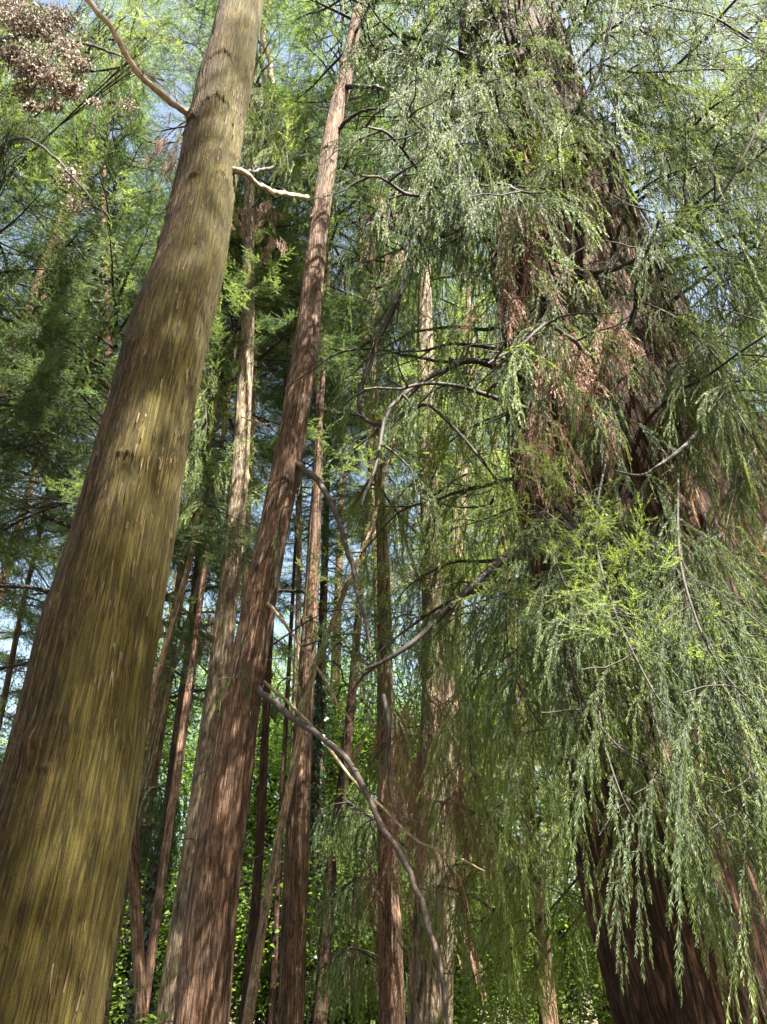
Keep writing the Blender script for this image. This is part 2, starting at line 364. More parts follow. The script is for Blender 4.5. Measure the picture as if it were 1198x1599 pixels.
class Hang:
    """gathers the hanging strands of one branch and builds them as one foliage mesh"""
    def __init__(s, seed): s.rg = np.random.default_rng(seed); s.p = []; s.a = []; s.sc = []; s.g = Geo()
    def along(s, path, every, az_spread=1.3, sc=(.7, 1.15), start=.12, both=True):
        pts, q, L = resample(path, every); m = q > L*start; pts = pts[m]
        if len(pts) < 2: return
        tan = np.gradient(pts, axis=0); az = np.arctan2(tan[:, 1], tan[:, 0])
        sgn = np.where(np.arange(len(pts)) % 2 == 0, 1, -1)
        s.p.append(pts); s.a.append(az + sgn*s.rg.uniform(.15, az_spread, len(pts))); s.sc.append(s.rg.uniform(*sc, len(pts)))
    def build(s, name, parent, origin, keep=None, tint=.5, mats=None, lod=None, tsp=.13):
        if not s.p: return None
        p = np.concatenate(s.p); a = np.concatenate(s.a); sc = np.concatenate(s.sc)
        if keep is not None:
            k = keep(p, s.rg); p, a, sc = p[k], a[k], sc[k]
        if len(p) == 0: return None
        t = depth(p); sets = (NEAR, MID, FAR)
        lv = np.where(t < 4.3, 0, np.where(t < 8.5, 1, 2)) if lod is None else np.full(len(p), lod)
        tl = s.rg.normal(size=(len(p), 2))*.10
        R = rotz(a)*sc[:, None, None]
        sh = np.tile(np.eye(3), (len(p), 1, 1)); sh[:, 0, 2] = tl[:, 0]; sh[:, 1, 2] = tl[:, 1]; R = R@sh
        for L in range(3):
            pick = s.rg.integers(0, len(sets[L]), len(p))
            for q in range(len(sets[L])):
                m = (lv == L) & (pick == q)
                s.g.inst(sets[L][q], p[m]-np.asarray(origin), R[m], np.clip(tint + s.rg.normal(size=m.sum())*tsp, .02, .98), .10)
        o = link(name, s.g.mesh(name, mats or [FOL, TWIG]), parent); return o
# ------------------------------------------------------------ conifer crowns
def feather(seed, L=.5, sp=.013, ln=.037, wd=.0095, nl=9):
    rg = np.random.default_rng(seed); g = Geo(); up = np.array([0, 0, 1.])
    ax = curve_down((0, 0, 0), (1, 0, -.1), L, rg, pull=.9, step=.04, wig=.2)
    g.tube(ax[::2], np.linspace(.004, .0015, len(ax[::2])), 3, 1)
    leaves(g, ax, sp, ln, wd, rg, kite=False, side0=up, phi=.7)
    tn = norm(np.gradient(ax, axis=0))
    for k in range(nl):
        f = (k+.5)/(nl+1); i = int(f*(len(ax)-1)); t = tn[i]; side = norm(np.cross(t, up+rg.normal(size=3)*.4))*(1 if k % 2 else -1)
        an = rg.uniform(.6, 1.0); l = L*rg.uniform(.3, .5)*(1-.5*f)
        c = curve_down(ax[i], t*math.cos(an)+side*math.sin(an), l, rg, pull=1.6, step=.03, wig=.15)
        leaves(g, c, sp, ln, wd, rg, kite=False, side0=up, phi=.7)
    return g.data()
FEATH = [feather(400+i, L) for i, L in enumerate([.4, .5, .6, .55, .45])]
FEATN = [feather(450+i, L, .0062, .024, .0042, 12) for i, L in enumerate([.32, .4, .48])]
def crown_mesh(seed, z0, z1, R, nlimb, per=46, droop=.5, mats=None, tint=.45):
    """limbs and leafy sprays round a vertical axis"""
    rg = np.random.default_rng(seed); g = Geo(); pos, dr, tn = [], [], []
    for i in range(nlimb):
        f = (i+rg.random())/nlimb; z = z0+(z1-z0)*f; az = i*2.399+rg.normal()*.5
        L = R*(1-f)**.6*rg.uniform(.55, 1.12)*(.75 if f < .08 else 1)+.25
        d = np.array([math.cos(az), math.sin(az), rg.uniform(-.1, .35)])
        c = curve_down((0, 0, z), d, L, rg, pull=droop*.28, step=.12, wig=.12)
        g.tube(c[::2] if len(c) > 5 else c, np.linspace(.018+.008*L, .006, len(c[::2] if len(c) > 5 else c)), 5, 1)
        m = len(c); nb = int(per*L/R)+5; lt = rg.normal()*.12
        for b in range(nb):
            u = rg.uniform(.18, 1)**.8; q = min(m-2, int(u*(m-1))); t = norm(c[q+1]-c[q]); s_ = 1 if b % 2 else -1
            side = norm(np.cross(t, (0, 0, 1.)))*s_; out = rg.uniform(0, .75)*(1.15-u)*min(L, 2)*.8
            dd = norm(t*rg.uniform(.4, 1)+side*rg.uniform(.2, 1)); p = c[q]+dd*out+np.array([0, 0, -.18*out-rg.uniform(0, .1)])
            pos.append(p); dr.append(norm(dd+np.array([0, 0, rg.uniform(-.75, .1)]))); tn.append(tint+lt+rg.normal()*.12)
            if out > .25: g.tube(np.array([c[q], (c[q]+p)/2+np.array([0, 0, .03]), p]), [.006, .005, .003], 3, 1)
    pos = np.array(pos); R_ = frame(np.array(dr), rg)*rg.uniform(.8, 1.35, len(pos))[:, None, None]; tn = np.clip(tn, .02, .98)
    # keep the spray's own up side roughly up
    pk = rg.integers(0, len(FEATH), len(pos))
    for q in range(len(FEATH)): g.inst(FEATH[q], pos[pk == q], R_[pk == q], np.array(tn)[pk == q], .12)
    return g.mesh('crown', mats or [FOLFAR, TWIG])
CROWNS = [crown_mesh(500, 0, 1*18, 2.9, 88), crown_mesh(501, 0, 18, 2.5, 78, tint=.35), crown_mesh(502, 0, 18, 3.3, 92, droop=.9, tint=.55), crown_mesh(503, 0, 18, 2.2, 66, tint=.62), crown_mesh(504, 0, 18, 2.6, 34, per=26), crown_mesh(505, 0, 18, 3.2, 78, per=32, droop=.7, tint=.5)]
def add_crown(root, tr, k, z0, ztop=None, wide=1.0, rot=0.):
    """a crown of 18 m model height fitted between z0 and the tip of the trunk, leaning with it"""
    zt = ztop or tr.H; o = link('crown', CROWNS[k], root); s_ = (zt-z0)/18
    dx = (tr.x(zt)-tr.x(z0))/(zt-z0)
    o.location = (tr.x(z0)-tr.base[0], 0, z0); o.rotation_euler = (0, math.atan(dx), 0)
    o.scale = (wide, wide, s_)
    if rot:
        from mathutils import Matrix
        o.rotation_euler = (Matrix.Rotation(math.atan(dx), 3, 'Y') @ Matrix.Rotation(rot, 3, 'Z')).to_euler()
    return o
def world_path(rows):
    return np.array([P(a, b, d)[0] for a, b, d in rows])
def branch(root, tr, rows, w0, w1, mat, name='branch', k=7, seed=0, n=40, wob=.012):
    """a limb traced as (px, py, distance) rows with its width in photograph pixels at both ends"""
    pts = smooth_path(world_path(rows), n); m = len(pts); rg = np.random.default_rng(seed+77)
    t = depth(pts); rad = np.linspace(w0, w1, m)/2*t/FOCAL
    jit = rg.normal(size=(m, 3))*wob*.5; jit = (jit+np.roll(jit, 1, 0))/2; jit[0] = 0; pts = pts+jit*np.minimum(1, rad[:, None]*80)
    rad = rad*(1+rg.normal(size=m)*.06)
    lw = np.cumsum(rg.normal(size=(m, 3)), 0); lw -= np.linspace(0, 1, m)[:, None]*lw[-1]; pts = pts+lw*rad.mean()*.16
    rad = rad*(1+.7*np.exp(-np.arange(m)/1.6)); rad[-3:] *= np.array([.85, .6, .35])
    for q in rg.integers(3, m-2, 3): rad[q] *= 1.25
    g = Geo(); g.tube(pts-np.array(tr.base), rad, k+2)
    for q in rg.integers(5, m-3, 5):
        d = norm(pts[q+1]-pts[q]); e = curve_down(pts[q], norm(d*.6+norm(rg.normal(size=3))*.8), rg.uniform(.08, .45), rg, pull=.5, step=.04, wig=.5)
        g.tube(e-np.array(tr.base), np.linspace(min(rad[q]*.35, .006), .0015, len(e)), 4)
    o = link(name, g.mesh(name, [mat]), root); return o, pts

TREES = 'conifers of the wood'
def tree(label, rows, D, H, mat, crown=None, name='conifer_tree', group=TREES, **kw):
    tr = Trunk(rows, D, H, kw.pop('flare', .25)); root = thing(name, label, 'tree', tr.base, group)
    tr.build(root, mat, **kw)
    if crown: add_crown(root, tr, *crown)
    tr.root = root; return tr

# ---- the mossy trunk on the left
T1 = tree('thick leaning trunk with yellow green moss down its side, the widest one at the left', [(20, 1599, 262), (60, 1440, 238), (102, 1266, 206), (145, 1066, 180), (190, 833, 160), (238, 633, 136), (264, 533, 123), (298, 400, 105), (340, 200, 86), (377, 0, 68)],
          4.0, 27, MOSSY, None, nu=480, dz=.012, amp=.010, cell=(.026, .4), seed=11, moss=math.radians(-25), knots=30, fine_to=9.2, lump=.05, scars=[(P(345, 122, 4)[0][2], .0, .13, .022), (P(345, 192, 4)[0][2], .15, .14, .028), (P(312, 215, 4)[0][2], -.75, .10, .03), (P(352, 300, 4)[0][2], .8, .08, .02), (P(330, 420, 4)[0][2], .5, .07, .014), (P(225, 770, 4)[0][2], .1, .09, .012), (P(105, 1425, 4)[0][2], .3, .06, .02), (P(240, 575, 4)[0][2], -.3, .06, .012)])
add_crown(T1.root, T1, 4, 11.5, 27, 1.0, .6)
def bark_flakes(tr, n, seed):
    """curled strips of peeling bark on the side of the trunk"""
    rg = np.random.default_rng(seed); g = Geo()
    for _ in range(n):
        z = rg.uniform(.9, 8.5); a = rg.uniform(-math.pi, 0.25); r = tr.r(z)+.004; L = rg.uniform(.02, .11)*(1+.3*(z > 5)); w_ = rg.uniform(.003, .012)
        m = 5; f = np.linspace(0, 1, m); lift = (f**2)*rg.uniform(.004, .022)*(1 if rg.random() < .5 else .6); sg = rg.choice([-1, 1])
        aa = a+rg.normal()*.01*f; rr = r+lift-.002; zz = z+sg*L*f
        c = np.stack([tr.x(zz)-tr.base[0]+rr*np.cos(aa), rr*np.sin(aa), zz], -1)
        zz = zz + rg.normal()*.1*L*f; tg = np.array([-math.sin(a), math.cos(a), rg.normal()*.6])*w_*(1-.7*f)[:, None]/2
        V = np.concatenate([c-tg, c+tg]); i = np.arange(m-1); F = np.concatenate([np.stack([i, i+1, i+m+1], -1), np.stack([i, i+m+1, i+m], -1)])
        g.add(V, F, 0, rg.random())
    o = link('peeling_bark', g.mesh('peeling_bark', [FLAKE]), tr.root); o['kind'] = 'stuff'
FLAKE = leaf_mat('peeling bark strips', [(.0, (.03, .021, .011)), (.5, (.085, .06, .034)), (1., (.16, .115, .07))], (1, .9, .8), .12, .8, .2)
bark_flakes(T1, 1100, 5)
branch(T1.root, T1, [(300, 185, 4.0), (288, 172, 3.9), (250, 140, 3.7), (215, 105, 3.5), (175, 40, 3.3), (140, 0, 3.2), (100, -60, 3.1)], 11, 8, TWIGPALE, seed=1)
branch(T1.root, T1, [(355, 262, 4.0), (372, 266, 3.9), (400, 285, 4.2), (440, 300, 4.8), (487, 309, 5.6)], 9, 8, TWIGPALE, seed=2)
branch(T1.root, T1, [(360, 262, 4.1), (385, 266, 4.6), (410, 262, 5.0), (437, 258, 5.4)], 5, 4, TWIG, seed=3)

# ---- the trunks in the middle
T3 = tree('reddish brown trunk, thick and slightly curved, in front of a grey one', [(315, 1599, 86), (325, 1466, 82), (336, 1366, 76), (353, 1266, 69), (364, 1166, 64), (383, 1066, 58), (406, 933, 51), (425, 833, 47), (447, 733, 44), (464, 633, 41), (480, 533, 38), (492, 400, 31), (505, 300, 27), (519, 200, 28), (540, 120, 22), (562, 0, 16)],
          7.0, 25, RED, (4, 15, 25), nu=200, dz=.02, amp=.009, cell=(.028, .4), seed=21, knots=30, fine_to=15, lump=.03)
branch(T3.root, T3, [(455, 722, 7.0), (470, 732, 6.85), (500, 758, 6.6), (525, 808, 6.4), (545, 873, 6.2), (556, 913, 6.1), (572, 978, 5.6), (578, 1020, 5.5)], 11, 6, TWIGBROWN, seed=4)
branch(T3.root, T3, [(400, 1075, 7.0), (417, 1090, 6.7), (470, 1131, 6.3), (515, 1166, 5.6), (555, 1211, 5.2), (599, 1301, 4.8), (628, 1346, 4.7), (653, 1391, 4.6), (673, 1456, 4.5), (688, 1516, 4.45), (702, 1610, 4.4)], 10, 9, TWIGBROWN, seed=5)
branch(T3.root, T3, [(405, 1060, 7.1), (420, 1071, 6.9), (465, 1111, 6.5), (507, 1158, 6.2), (560, 1225, 6.0), (600, 1262, 5.9), (650, 1310, 5.8), (700, 1335, 5.7), (758, 1360, 5.7)], 6, 3, TWIGPALE, seed=6)
branch(T3.root, T3, [(412, 930, 7.0), (430, 957, 6.8), (475, 1013, 6.6), (520, 1085, 6.5), (560, 1140, 6.4)], 6, 3, TWIGPALE, seed=7)
branch(T3.root, T3, [(535, 135, 7.0), (560, 137, 6.8), (590, 140, 6.6), (615, 155, 6.4), (635, 180, 6.2)], 8, 4, TWIG, seed=8)
branch(T3.root, T3, [(520, 215, 7.0), (535, 195, 6.9), (560, 176, 6.7), (590, 168, 6.5)], 8, 4, TWIG, seed=9)
branch(T3.root, T3, [(420, 665, 7.1), (395, 655, 7.4), (375, 650, 7.6)], 4, 2, TWIGPALE, seed=10)
T2 = tree('slim straight grey trunk close behind the curved reddish brown one', [(268, 1599, 52), (285, 1466, 45), (300, 1366, 42), (313, 1266, 38), (326, 1166, 36), (341, 1066, 34), (356, 933, 32), (367, 833, 30), (375, 733, 27), (380, 633, 25), (387, 533, 21), (388, 400, 18), (389, 300, 15), (392, 200, 12), (398, 60, 10)],
          9.0, 23, GREY, (4, 15.5, 23, .8), nu=110, dz=.03, amp=.005, cell=(.03, .3), seed=31, knots=40, fine_to=18, lump=.02)
branch(T2.root, T2, [(428, -30, 8.6), (420, 20, 8.7), (414, 60, 8.8), (420, 100, 8.8), (427, 140, 8.8)], 11, 7, TWIGPALE, seed=12)
branch(T2.root, T2, [(424, 0, 9.0), (411, 50, 9.0), (409, 90, 9.0), (411, 130, 9.0), (400, 200, 9.0)], 7, 6, TWIGPALE, seed=13)
T4 = tree('straight brown trunk standing a little way right of the curved reddish brown one', [(454, 1599, 42), (458, 1466, 41), (462, 1366, 39), (466, 1266, 36), (472, 1166, 31), (478, 1066, 26), (487, 933, 23), (491, 833, 19), (497, 733, 14), (498, 633, 12), (502, 500, 10)],
          12.0, 24, RED, (4, 14, 24), nu=90, dz=.04, amp=.006, cell=(.035, .35), seed=41, knots=20, fine_to=18, lump=.03)
branch(T4.root, T4, [(485, 925, 12), (460, 922, 12.2), (435, 921, 12.3), (400, 924, 12.5)], 6, 4, TWIG, seed=14)
T5 = tree('thin dark straight stem just left of the straight brown trunk', [(447, 1599, 12), (455, 1300, 11), (462, 1066, 10), (467, 933, 9), (468, 733, 8)], 14, 20, GREY, (3, 12, 20, .7), nu=32, dz=.1, seed=42)
T6 = tree('slender reddish stem between the thick reddish trunk and the pale leaning pole', [(382, 1599, 20), (395, 1466, 16), (403, 1366, 14), (409, 1266, 13), (416, 1100, 12), (424, 950, 10)], 11, 18, DARKRED, (4, 12, 18, .7), nu=40, dz=.06, seed=43)
T7 = tree('pale smooth leaning pole without bark in front of the straight brown trunk', [(386, 1599, 18), (407, 1466, 14), (424, 1366, 13), (445, 1266, 12), (468, 1150, 12), (490, 1040, 10), (515, 985, 9), (545, 905, 8), (578, 835, 7)], 10, 9.5, PALE, None, name='dead_tree', group=None, nu=40, dz=.05, amp=.003, cell=(.02, .5), seed=44, knots=12)
T8 = tree('dark maroon trunk partly wrapped in ivy, left of the grey trunk', [(214, 1599, 36), (218, 1566, 33), (230, 1466, 27), (265, 1266, 22), (278, 1166, 22), (293, 1066, 22), (307, 933, 19), (315, 833, 12), (322, 750, 10)], 13, 20, DARKRED, (1, 11, 20, .8), nu=70, dz=.05, amp=.006, seed=45, knots=10)
branch(T8.root, T8, [(312, 940, 13), (285, 937, 12.8), (258, 938, 12.6), (230, 940, 12.5)], 8, 5, TWIG, seed=15)
branch(T8.root, T8, [(308, 925, 13), (330, 918, 12.8), (352, 915, 12.6)], 6, 4, TWIG, seed=16)
T9 = tree('pale lean stem lit by the sun, emerging from behind the mossy trunk', [(205, 1260, 11), (228, 1140, 10), (242, 1066, 10), (262, 1000, 10), (281, 933, 10), (300, 866, 9), (310, 800, 8), (318, 740, 6)], 9, 9.6, PALE, None, name='dead_tree', group=None, nu=28, dz=.06, amp=.003, seed=46)
T10 = tree('very thin brown leaning stem beside the pale lit stem', [(215, 1290, 7), (232, 1220, 7), (265, 1066, 7), (305, 930, 6)], 11, 9, TWIGBROWN and GREY, None, name='dead_tree', group=None, nu=20, dz=.08, amp=.002, seed=47)
T11 = tree('narrow brown trunk low down between the mossy trunk and the maroon one', [(160, 1599, 19), (178, 1466, 14), (200, 1366, 14), (222, 1250, 11)], 12, 17, GREY, (0, 8, 17, .6), nu=40, dz=.06, seed=48)
T12 = tree('thin brown stem climbing through foliage left of the mossy trunk', [(180, 720, 13), (173, 630, 12), (170, 533, 11), (167, 440, 11), (163, 380, 9), (160, 300, 7)], 9.0, 19, RED, (0, 6.5, 18, .85), nu=40, dz=.05, seed=49)
for q, r in enumerate([[(168, 468, 9), (150, 470, 8.9), (75, 452, 8.6), (0, 435, 8.4), (-60, 425, 8.2)], [(165, 440, 9), (140, 410, 8.8), (70, 325, 8.3), (0, 248, 8), (-40, 200, 8)], [(165, 385, 9), (150, 330, 9), (100, 270, 8.6), (60, 240, 8.4), (35, 170, 8.2)],
                         [(170, 600, 9), (150, 560, 8.6), (60, 500, 8.0), (0, 450, 7.6)], [(165, 250, 9), (200, 210, 8.6), (245, 226, 8.3), (275, 222, 8)], [(150, 300, 9), (125, 220, 8.6), (112, 170, 8.4)]]):
    branch(T12.root, T12, r, [6, 4, 4, 3, 4, 4][q], 2.5, TWIG, seed=50+q)
T13 = tree('sunlit brown trunk behind the hanging curtain, right of the bowed branch', [(668, 1599, 62), (670, 1500, 56), (673, 1350, 46), (675, 1150, 37), (677, 1000, 33), (674, 900, 31), (668, 700, 28), (664, 533, 25), (663, 400, 17), (661, 300, 13)], 10, 24, GREY, (4, 13, 24), nu=100, dz=.04, amp=.008, seed=61, knots=12, fine_to=18)
T14 = tree('short visible piece of brown trunk high up beside the giant tree, behind green sprays', [(690, 1599, 34), (698, 1300, 30), (712, 900, 26), (724, 700, 23), (735, 600, 21), (731, 500, 19), (722, 400, 15)], 12, 23, GREY, (4, 13, 23), nu=70, dz=.05, seed=62)
T15 = tree('reddish trunk hung with brown dead sprays, left of the sunlit brown trunk', [(612, 1599, 42), (610, 1450, 36), (604, 1300, 29), (601, 1100, 25), (600, 900, 21), (592, 750, 15), (585, 600, 12)], 11, 23, RED, (4, 12, 23), nu=80, dz=.05, amp=.008, seed=63)
branch(T15.root, T15, [(601, 830, 11), (615, 790, 10.8), (640, 860, 10.4), (660, 930, 10.2)], 6, 4, TWIGPALE, seed=17)
T16 = tree('slim pale stem high up, right of the curved trunk', [(580, 700, 12), (570, 533, 11), (564, 420, 10), (560, 250, 9), (559, 120, 8)], 13, 27, PALE, (4, 17, 27, .8), nu=30, dz=.1, seed=64)
T17 = tree('dark red trunk leaning right, seen low between the brown trunk and the reddish one', [(500, 1599, 24), (508, 1466, 20), (516, 1366, 18), (530, 1266, 17), (542, 1166, 16), (552, 1060, 13)], 14, 20, DARKRED, (0, 12, 20, .8), nu=60, dz=.06, seed=65)
T18 = tree('slim trunk low at the left edge beyond the mossy trunk', [(-14, 1180, 11), (5, 1100, 10), (20, 1025, 9), (32, 960, 8)], 13, 18, RED, (0, 9, 18, .8), nu=30, dz=.1, seed=66)
T21 = tree('dark ivy covered trunk between the straight brown trunk and the leaning red one', [(488, 1599, 26), (492, 1450, 24), (495, 1250, 20), (500, 1100, 16)], 16, 18, DARKRED, (1, 9, 18, .7), nu=40, dz=.1, seed=67)
T22 = tree('dark trunk half hidden by the left edge of the straight brown trunk', [(424, 1599, 13), (430, 1466, 11), (435, 1380, 10), (440, 1250, 8)], 15, 18, DARKRED, (3, 10, 18, .7), nu=40, dz=.1, seed=68)
T23 = tree('very thin pale stem touching the right side of the grey trunk', [(370, 1100, 8), (383, 910, 8), (391, 750, 7), (398, 583, 6)], 11, 17, PALE, (3, 12.5, 17, .6), nu=20, dz=.1, amp=.003, seed=69)

# bare twigs on the grown trunks
def bare_twigs(tr, zs, seed, mat, side=None, L=(.3, 1.1), w=.006):
    rg = np.random.default_rng(seed)
    for z in zs:
        g = Geo(); az = rg.uniform(-math.pi, math.pi) if side is None else side+rg.normal()*.5
        c = curve_down((tr.x(z)-tr.base[0]+tr.r(z)*.8*math.cos(az), tr.r(z)*.8*math.sin(az), z), (math.cos(az), math.sin(az), rg.uniform(-.5, .3)), rg.uniform(*L), rg, pull=.5, step=.06, wig=.35)
        g.tube(c, np.linspace(w, w*.3, len(c)), 4)
        for _ in range(3):
            q = rg.integers(2, len(c)); d = c[q]-c[q-1]; e = curve_down(c[q], norm(d)+rg.normal(size=3)*.7, rg.uniform(.1, .4), rg, pull=.6, step=.05, wig=.4)
            g.tube(e, np.linspace(w*.5, w*.2, len(e)), 3)
        link('dead_twig', g.mesh('dead_twig', [mat]), tr.root)
bare_twigs(T3, np.linspace(2.5, 14, 14), 1, TWIG)
bare_twigs(T2, np.linspace(3, 16, 16), 2, TWIG)
bare_twigs(T4, np.linspace(3, 14, 12), 3, TWIGBROWN, L=(.5, 1.8), w=.009)
bare_twigs(T13, np.linspace(3, 14, 8), 4, TWIGBROWN, L=(.5, 1.8), w=.009)
bare_twigs(T15, np.linspace(3, 14, 8), 5, TWIGBROWN, L=(.5, 1.8), w=.009)
bare_twigs(T8, np.linspace(2, 10, 10), 6, TWIG, L=(.5, 1.8), w=.009)
#bare_twigs(T1, [2.0, 3.4, 5.1, 6.6, 7.9], 7, TWIGPALE, side=-2.6, L=(.15, .5))
# ------------------------------------------------------------ the giant with its hanging curtain
G = Trunk([(1275, 1599, 620), (1175, 1300, 525), (1085, 1000, 445), (1010, 773, 376), (912, 475, 262), (855, 280, 200), (775, 0, 132)], 6.0, 34, .3)
GR_ = thing('giant_conifer', 'enormous dark red furrowed trunk at the right behind its own weeping green sprays', 'tree', G.base)
G.root = GR_
G.build(GR_, GIANT, nu=520, dz=.022, amp=.05, cell=(.12, .9), seed=71, fine_to=13, lump=.15, wobble=1.0, flute=.10)
def keep_giant(p, rg):
    x, y, t = proj(p + np.array([0, 0, -.35])); k = np.ones(len(p))
    k = np.where((x < 600) & (y < 220), .25, k); k = np.where(x < 545, .0, k); k = np.where((x >= 545) & (x < 640), .4, k)
    e = lambda cx, cy, rx, ry: ((x-cx)/rx)**2+((y-cy)/ry)**2 < 1
    k = np.where(e(950, 390, 65, 100), .12, k); k = np.where(e(1030, 650, 45, 90), .2, k)
    k = np.where(e(870, 560, 70, 190), .5, k)
    k = np.where((y > 1150) & (x > 900), .10, k); k = np.where((y > 950) & (x > 1120), .25, k)
    k = np.where((y > 1330) & (x > 600), .15, k); k = np.where(e(640, 800, 90, 130), .35, k)
    k = np.where(e(665, 1500, 90, 220), .15, k)
    k = np.where((y < 120) & (x > 920), .45, k); k = np.where(e(690, 720, 130, 290), k*.4, k); k = np.where(e(605, 560, 60, 170), .3, k); k = np.where(e(690, 960, 100, 80), .3, k)
    cl = vnoise(p[:, 0]*1.5+p[:, 1]*.6+60, p[:, 2]*1.1+p[:, 1]*.5+60, 512, 91)
    k = k*np.clip((cl-.24)*5, .38, 1)
    return rg.random(len(p)) < k
def bough(path, seed, rad, parts=True, every=.085, sec=.34, tint=.5, keep=None, sl=(.5, 1.1), lod=None, sc=(.7, 1.15), wood=TWIG, down=.35, tr=None):
    """one limb of the giant: the wood is the branch, the hanging sprays are its foliage"""
    tr = tr or G; rg = np.random.default_rng(seed); org = np.array(tr.base); g = Geo(); h = Hang(seed)
    m = len(path); g.tube(path-org, np.linspace(rad, rad*.25, m), 6)
    h.along(path, every, sc=sc)
    pts, s_, L = resample(path, sec); tn = norm(np.gradient(pts, axis=0)) if len(pts) > 1 else None
    for i in range(1, len(pts)):
        side = norm(np.cross(tn[i], (0, 0, 1.)))*(1 if i % 2 else -1)
        c = curve_down(pts[i], norm(tn[i]*rg.uniform(.3, .9)+side+np.array([0, 0, rg.uniform(-.2, .2)])), rg.uniform(*sl)*(1.1-.5*i/len(pts)), rg, pull=down, step=.06, wig=.25)
        g.tube(c-org, np.linspace(rad*.35, .003, len(c)), 4); h.along(c, every, sc=sc, start=.05)
    b = link('branch', g.mesh('branch', [wood]), tr.root)
    h.build('foliage', b, org, keep or keep_clump, tint, lod=lod); return b
def keep_clump(p, rg):
    cl = vnoise(p[:, 0]*2.2+p[:, 1]*.9+60, p[:, 2]*1.5+60, 512, 92); return rg.random(len(p)) < np.clip((cl-.25)*4.5, .15, 1)
rgG = np.random.default_rng(9)
def random_boughs(n, zr, azf, Lr, seed, tint=.5, lod=None, every=.10, tr=None):
    G_ = tr or G; yc = G_.D
    for i in range(n):
        z = zr[0]+(zr[1]-zr[0])*(i+rgG.random())/n; az = azf(i); L = rgG.uniform(*Lr)
        p0 = np.array([G_.x(z)+G_.r(z)*.85*math.cos(az), yc+G_.r(z)*.85*math.sin(az), z])
        c = curve_down(p0, (math.cos(az), math.sin(az), rgG.uniform(-.1, .45)), L, rgG, pull=.42, step=.1, wig=.15)
        x, y, t = proj(c-np.array([0, 0, .3])); seen = ((x > -50) & (x < 1250) & (y > -120) & (y < 1650) & (t > 1)).any()
        if not seen and z < 13: continue
        cut = np.nonzero(x < 560)[0]
        if len(cut): c = c[:cut[0]]
        if len(c) < 6: continue
        bough(c, seed+i, .008+.006*L, tint=tint+rgG.normal()*.06, keep=keep_giant, lod=lod, every=every if seen else .16, tr=tr)
random_boughs(17, (4.2, 14.5), lambda i: math.pi*(1.0+rgG.uniform(-.22, .28)), (2.2, 4.6), 1000)          # to the left
random_boughs(32, (5.2, 14), lambda i: -math.pi/2+rgG.uniform(-.85, .85), (1.2, 2.9), 1100)              # towards the camera
random_boughs(16, (7.5, 14.5), lambda i: rgG.uniform(-1.1, -.1), (1.8, 3.4), 1200)                         # to the right
def high_crown():
    h = Hang(1300); org = np.array(G.base); g = h.g; rg = h.rg
    for i in range(12):
        z = rg.uniform(13.5, 27) if i < 6 else rg.uniform(5, 13); az = rg.uniform(-math.pi, math.pi) if i < 8 else rg.uniform(.4, 2.6)
        p0 = np.array([G.x(z)+G.r(z)*.85*math.cos(az), 6+G.r(z)*.85*math.sin(az), z]); c = curve_down(p0, (math.cos(az), math.sin(az), .3), rg.uniform(1.8, 3.6), rg, pull=.42, step=.12, wig=.15)
        g.tube(c-org, np.linspace(.03, .006, len(c)), 5, 1); h.along(c, .11); h.along(c+rg.normal(size=3)*.25, .14)
    h.build('crown', GR_, org, keep_giant, .45, lod=2)
high_crown()
TW = Trunk([(1500, 1599, 120), (1500, 1300, 116), (1420, 400, 90), (1380, 0, 74)], 6.6, 23, .3)
TW.root = thing('weeping_conifer', 'weeping conifer past the right edge whose sprays hang over the upper right corner', 'tree', TW.base)
TW.build(TW.root, RED, nu=60, dz=.1, seed=72)
random_boughs(26, (6.5, 18.5), lambda i: math.pi+rgG.uniform(-.6, 1.0), (2.4, 4.6), 1500, tint=.6, every=.1, tr=TW)
# limbs that stand out in the photograph, hung with sprays
def traced(rows, w0, seed, keep=None, n=40, tint=.5, **kw):
    pts = smooth_path(world_path(rows), n); return bough(pts, seed, w0/2*depth(pts[0])/FOCAL, keep=keep, tint=tint, **kw)
S = dict(every=.12, sec=.5, sl=(.3, .7))
traced([(880, 840, 5.2), (798, 868, 4.9), (768, 888, 4.8), (718, 933, 4.7), (678, 973, 4.6), (638, 1008, 4.5), (598, 1033, 4.5), (570, 1045, 4.5)], 15, 2001, every=.3, sec=.7, sl=(.3, .7))
traced([(960, 440, 5.0), (928, 428, 4.7), (968, 418, 4.4), (1028, 385, 4.1), (1073, 350, 3.9), (1130, 300, 3.7), (1198, 170, 3.5), (1230, 110, 3.4)], 9, 2002, every=.14, sec=.6, sl=(.2, .5))
traced([(862, 240, 5.4), (862, 222, 5.3), (900, 175, 5.0), (935, 110, 4.8), (950, 50, 4.7), (964, 0, 4.6), (972, -60, 4.5)], 11, 2003, every=.2, sec=.9, sl=(.2, .5))
traced([(905, 160, 5.3), (912, 175, 5.0), (958, 235, 4.7), (973, 290, 4.6), (1000, 325, 4.5), (1023, 365, 4.4), (1030, 400, 4.4)], 7, 2004, every=.2, sec=.6, sl=(.2, .5))
traced([(790, 246, 5.5), (773, 230, 5.3), (730, 205, 5.1), (688, 165, 5.0), (648, 115, 4.9), (600, 50, 4.8), (570, 0, 4.7)], 7, 2005, **S)
traced([(820, 300, 5.3), (700, 365, 5.2), (640, 366, 5.2), (608, 350, 5.2), (612, 310, 5.2), (645, 250, 5.1), (655, 200, 5.1)], 11, 2006, every=.3, sec=.9, sl=(.3, .7))
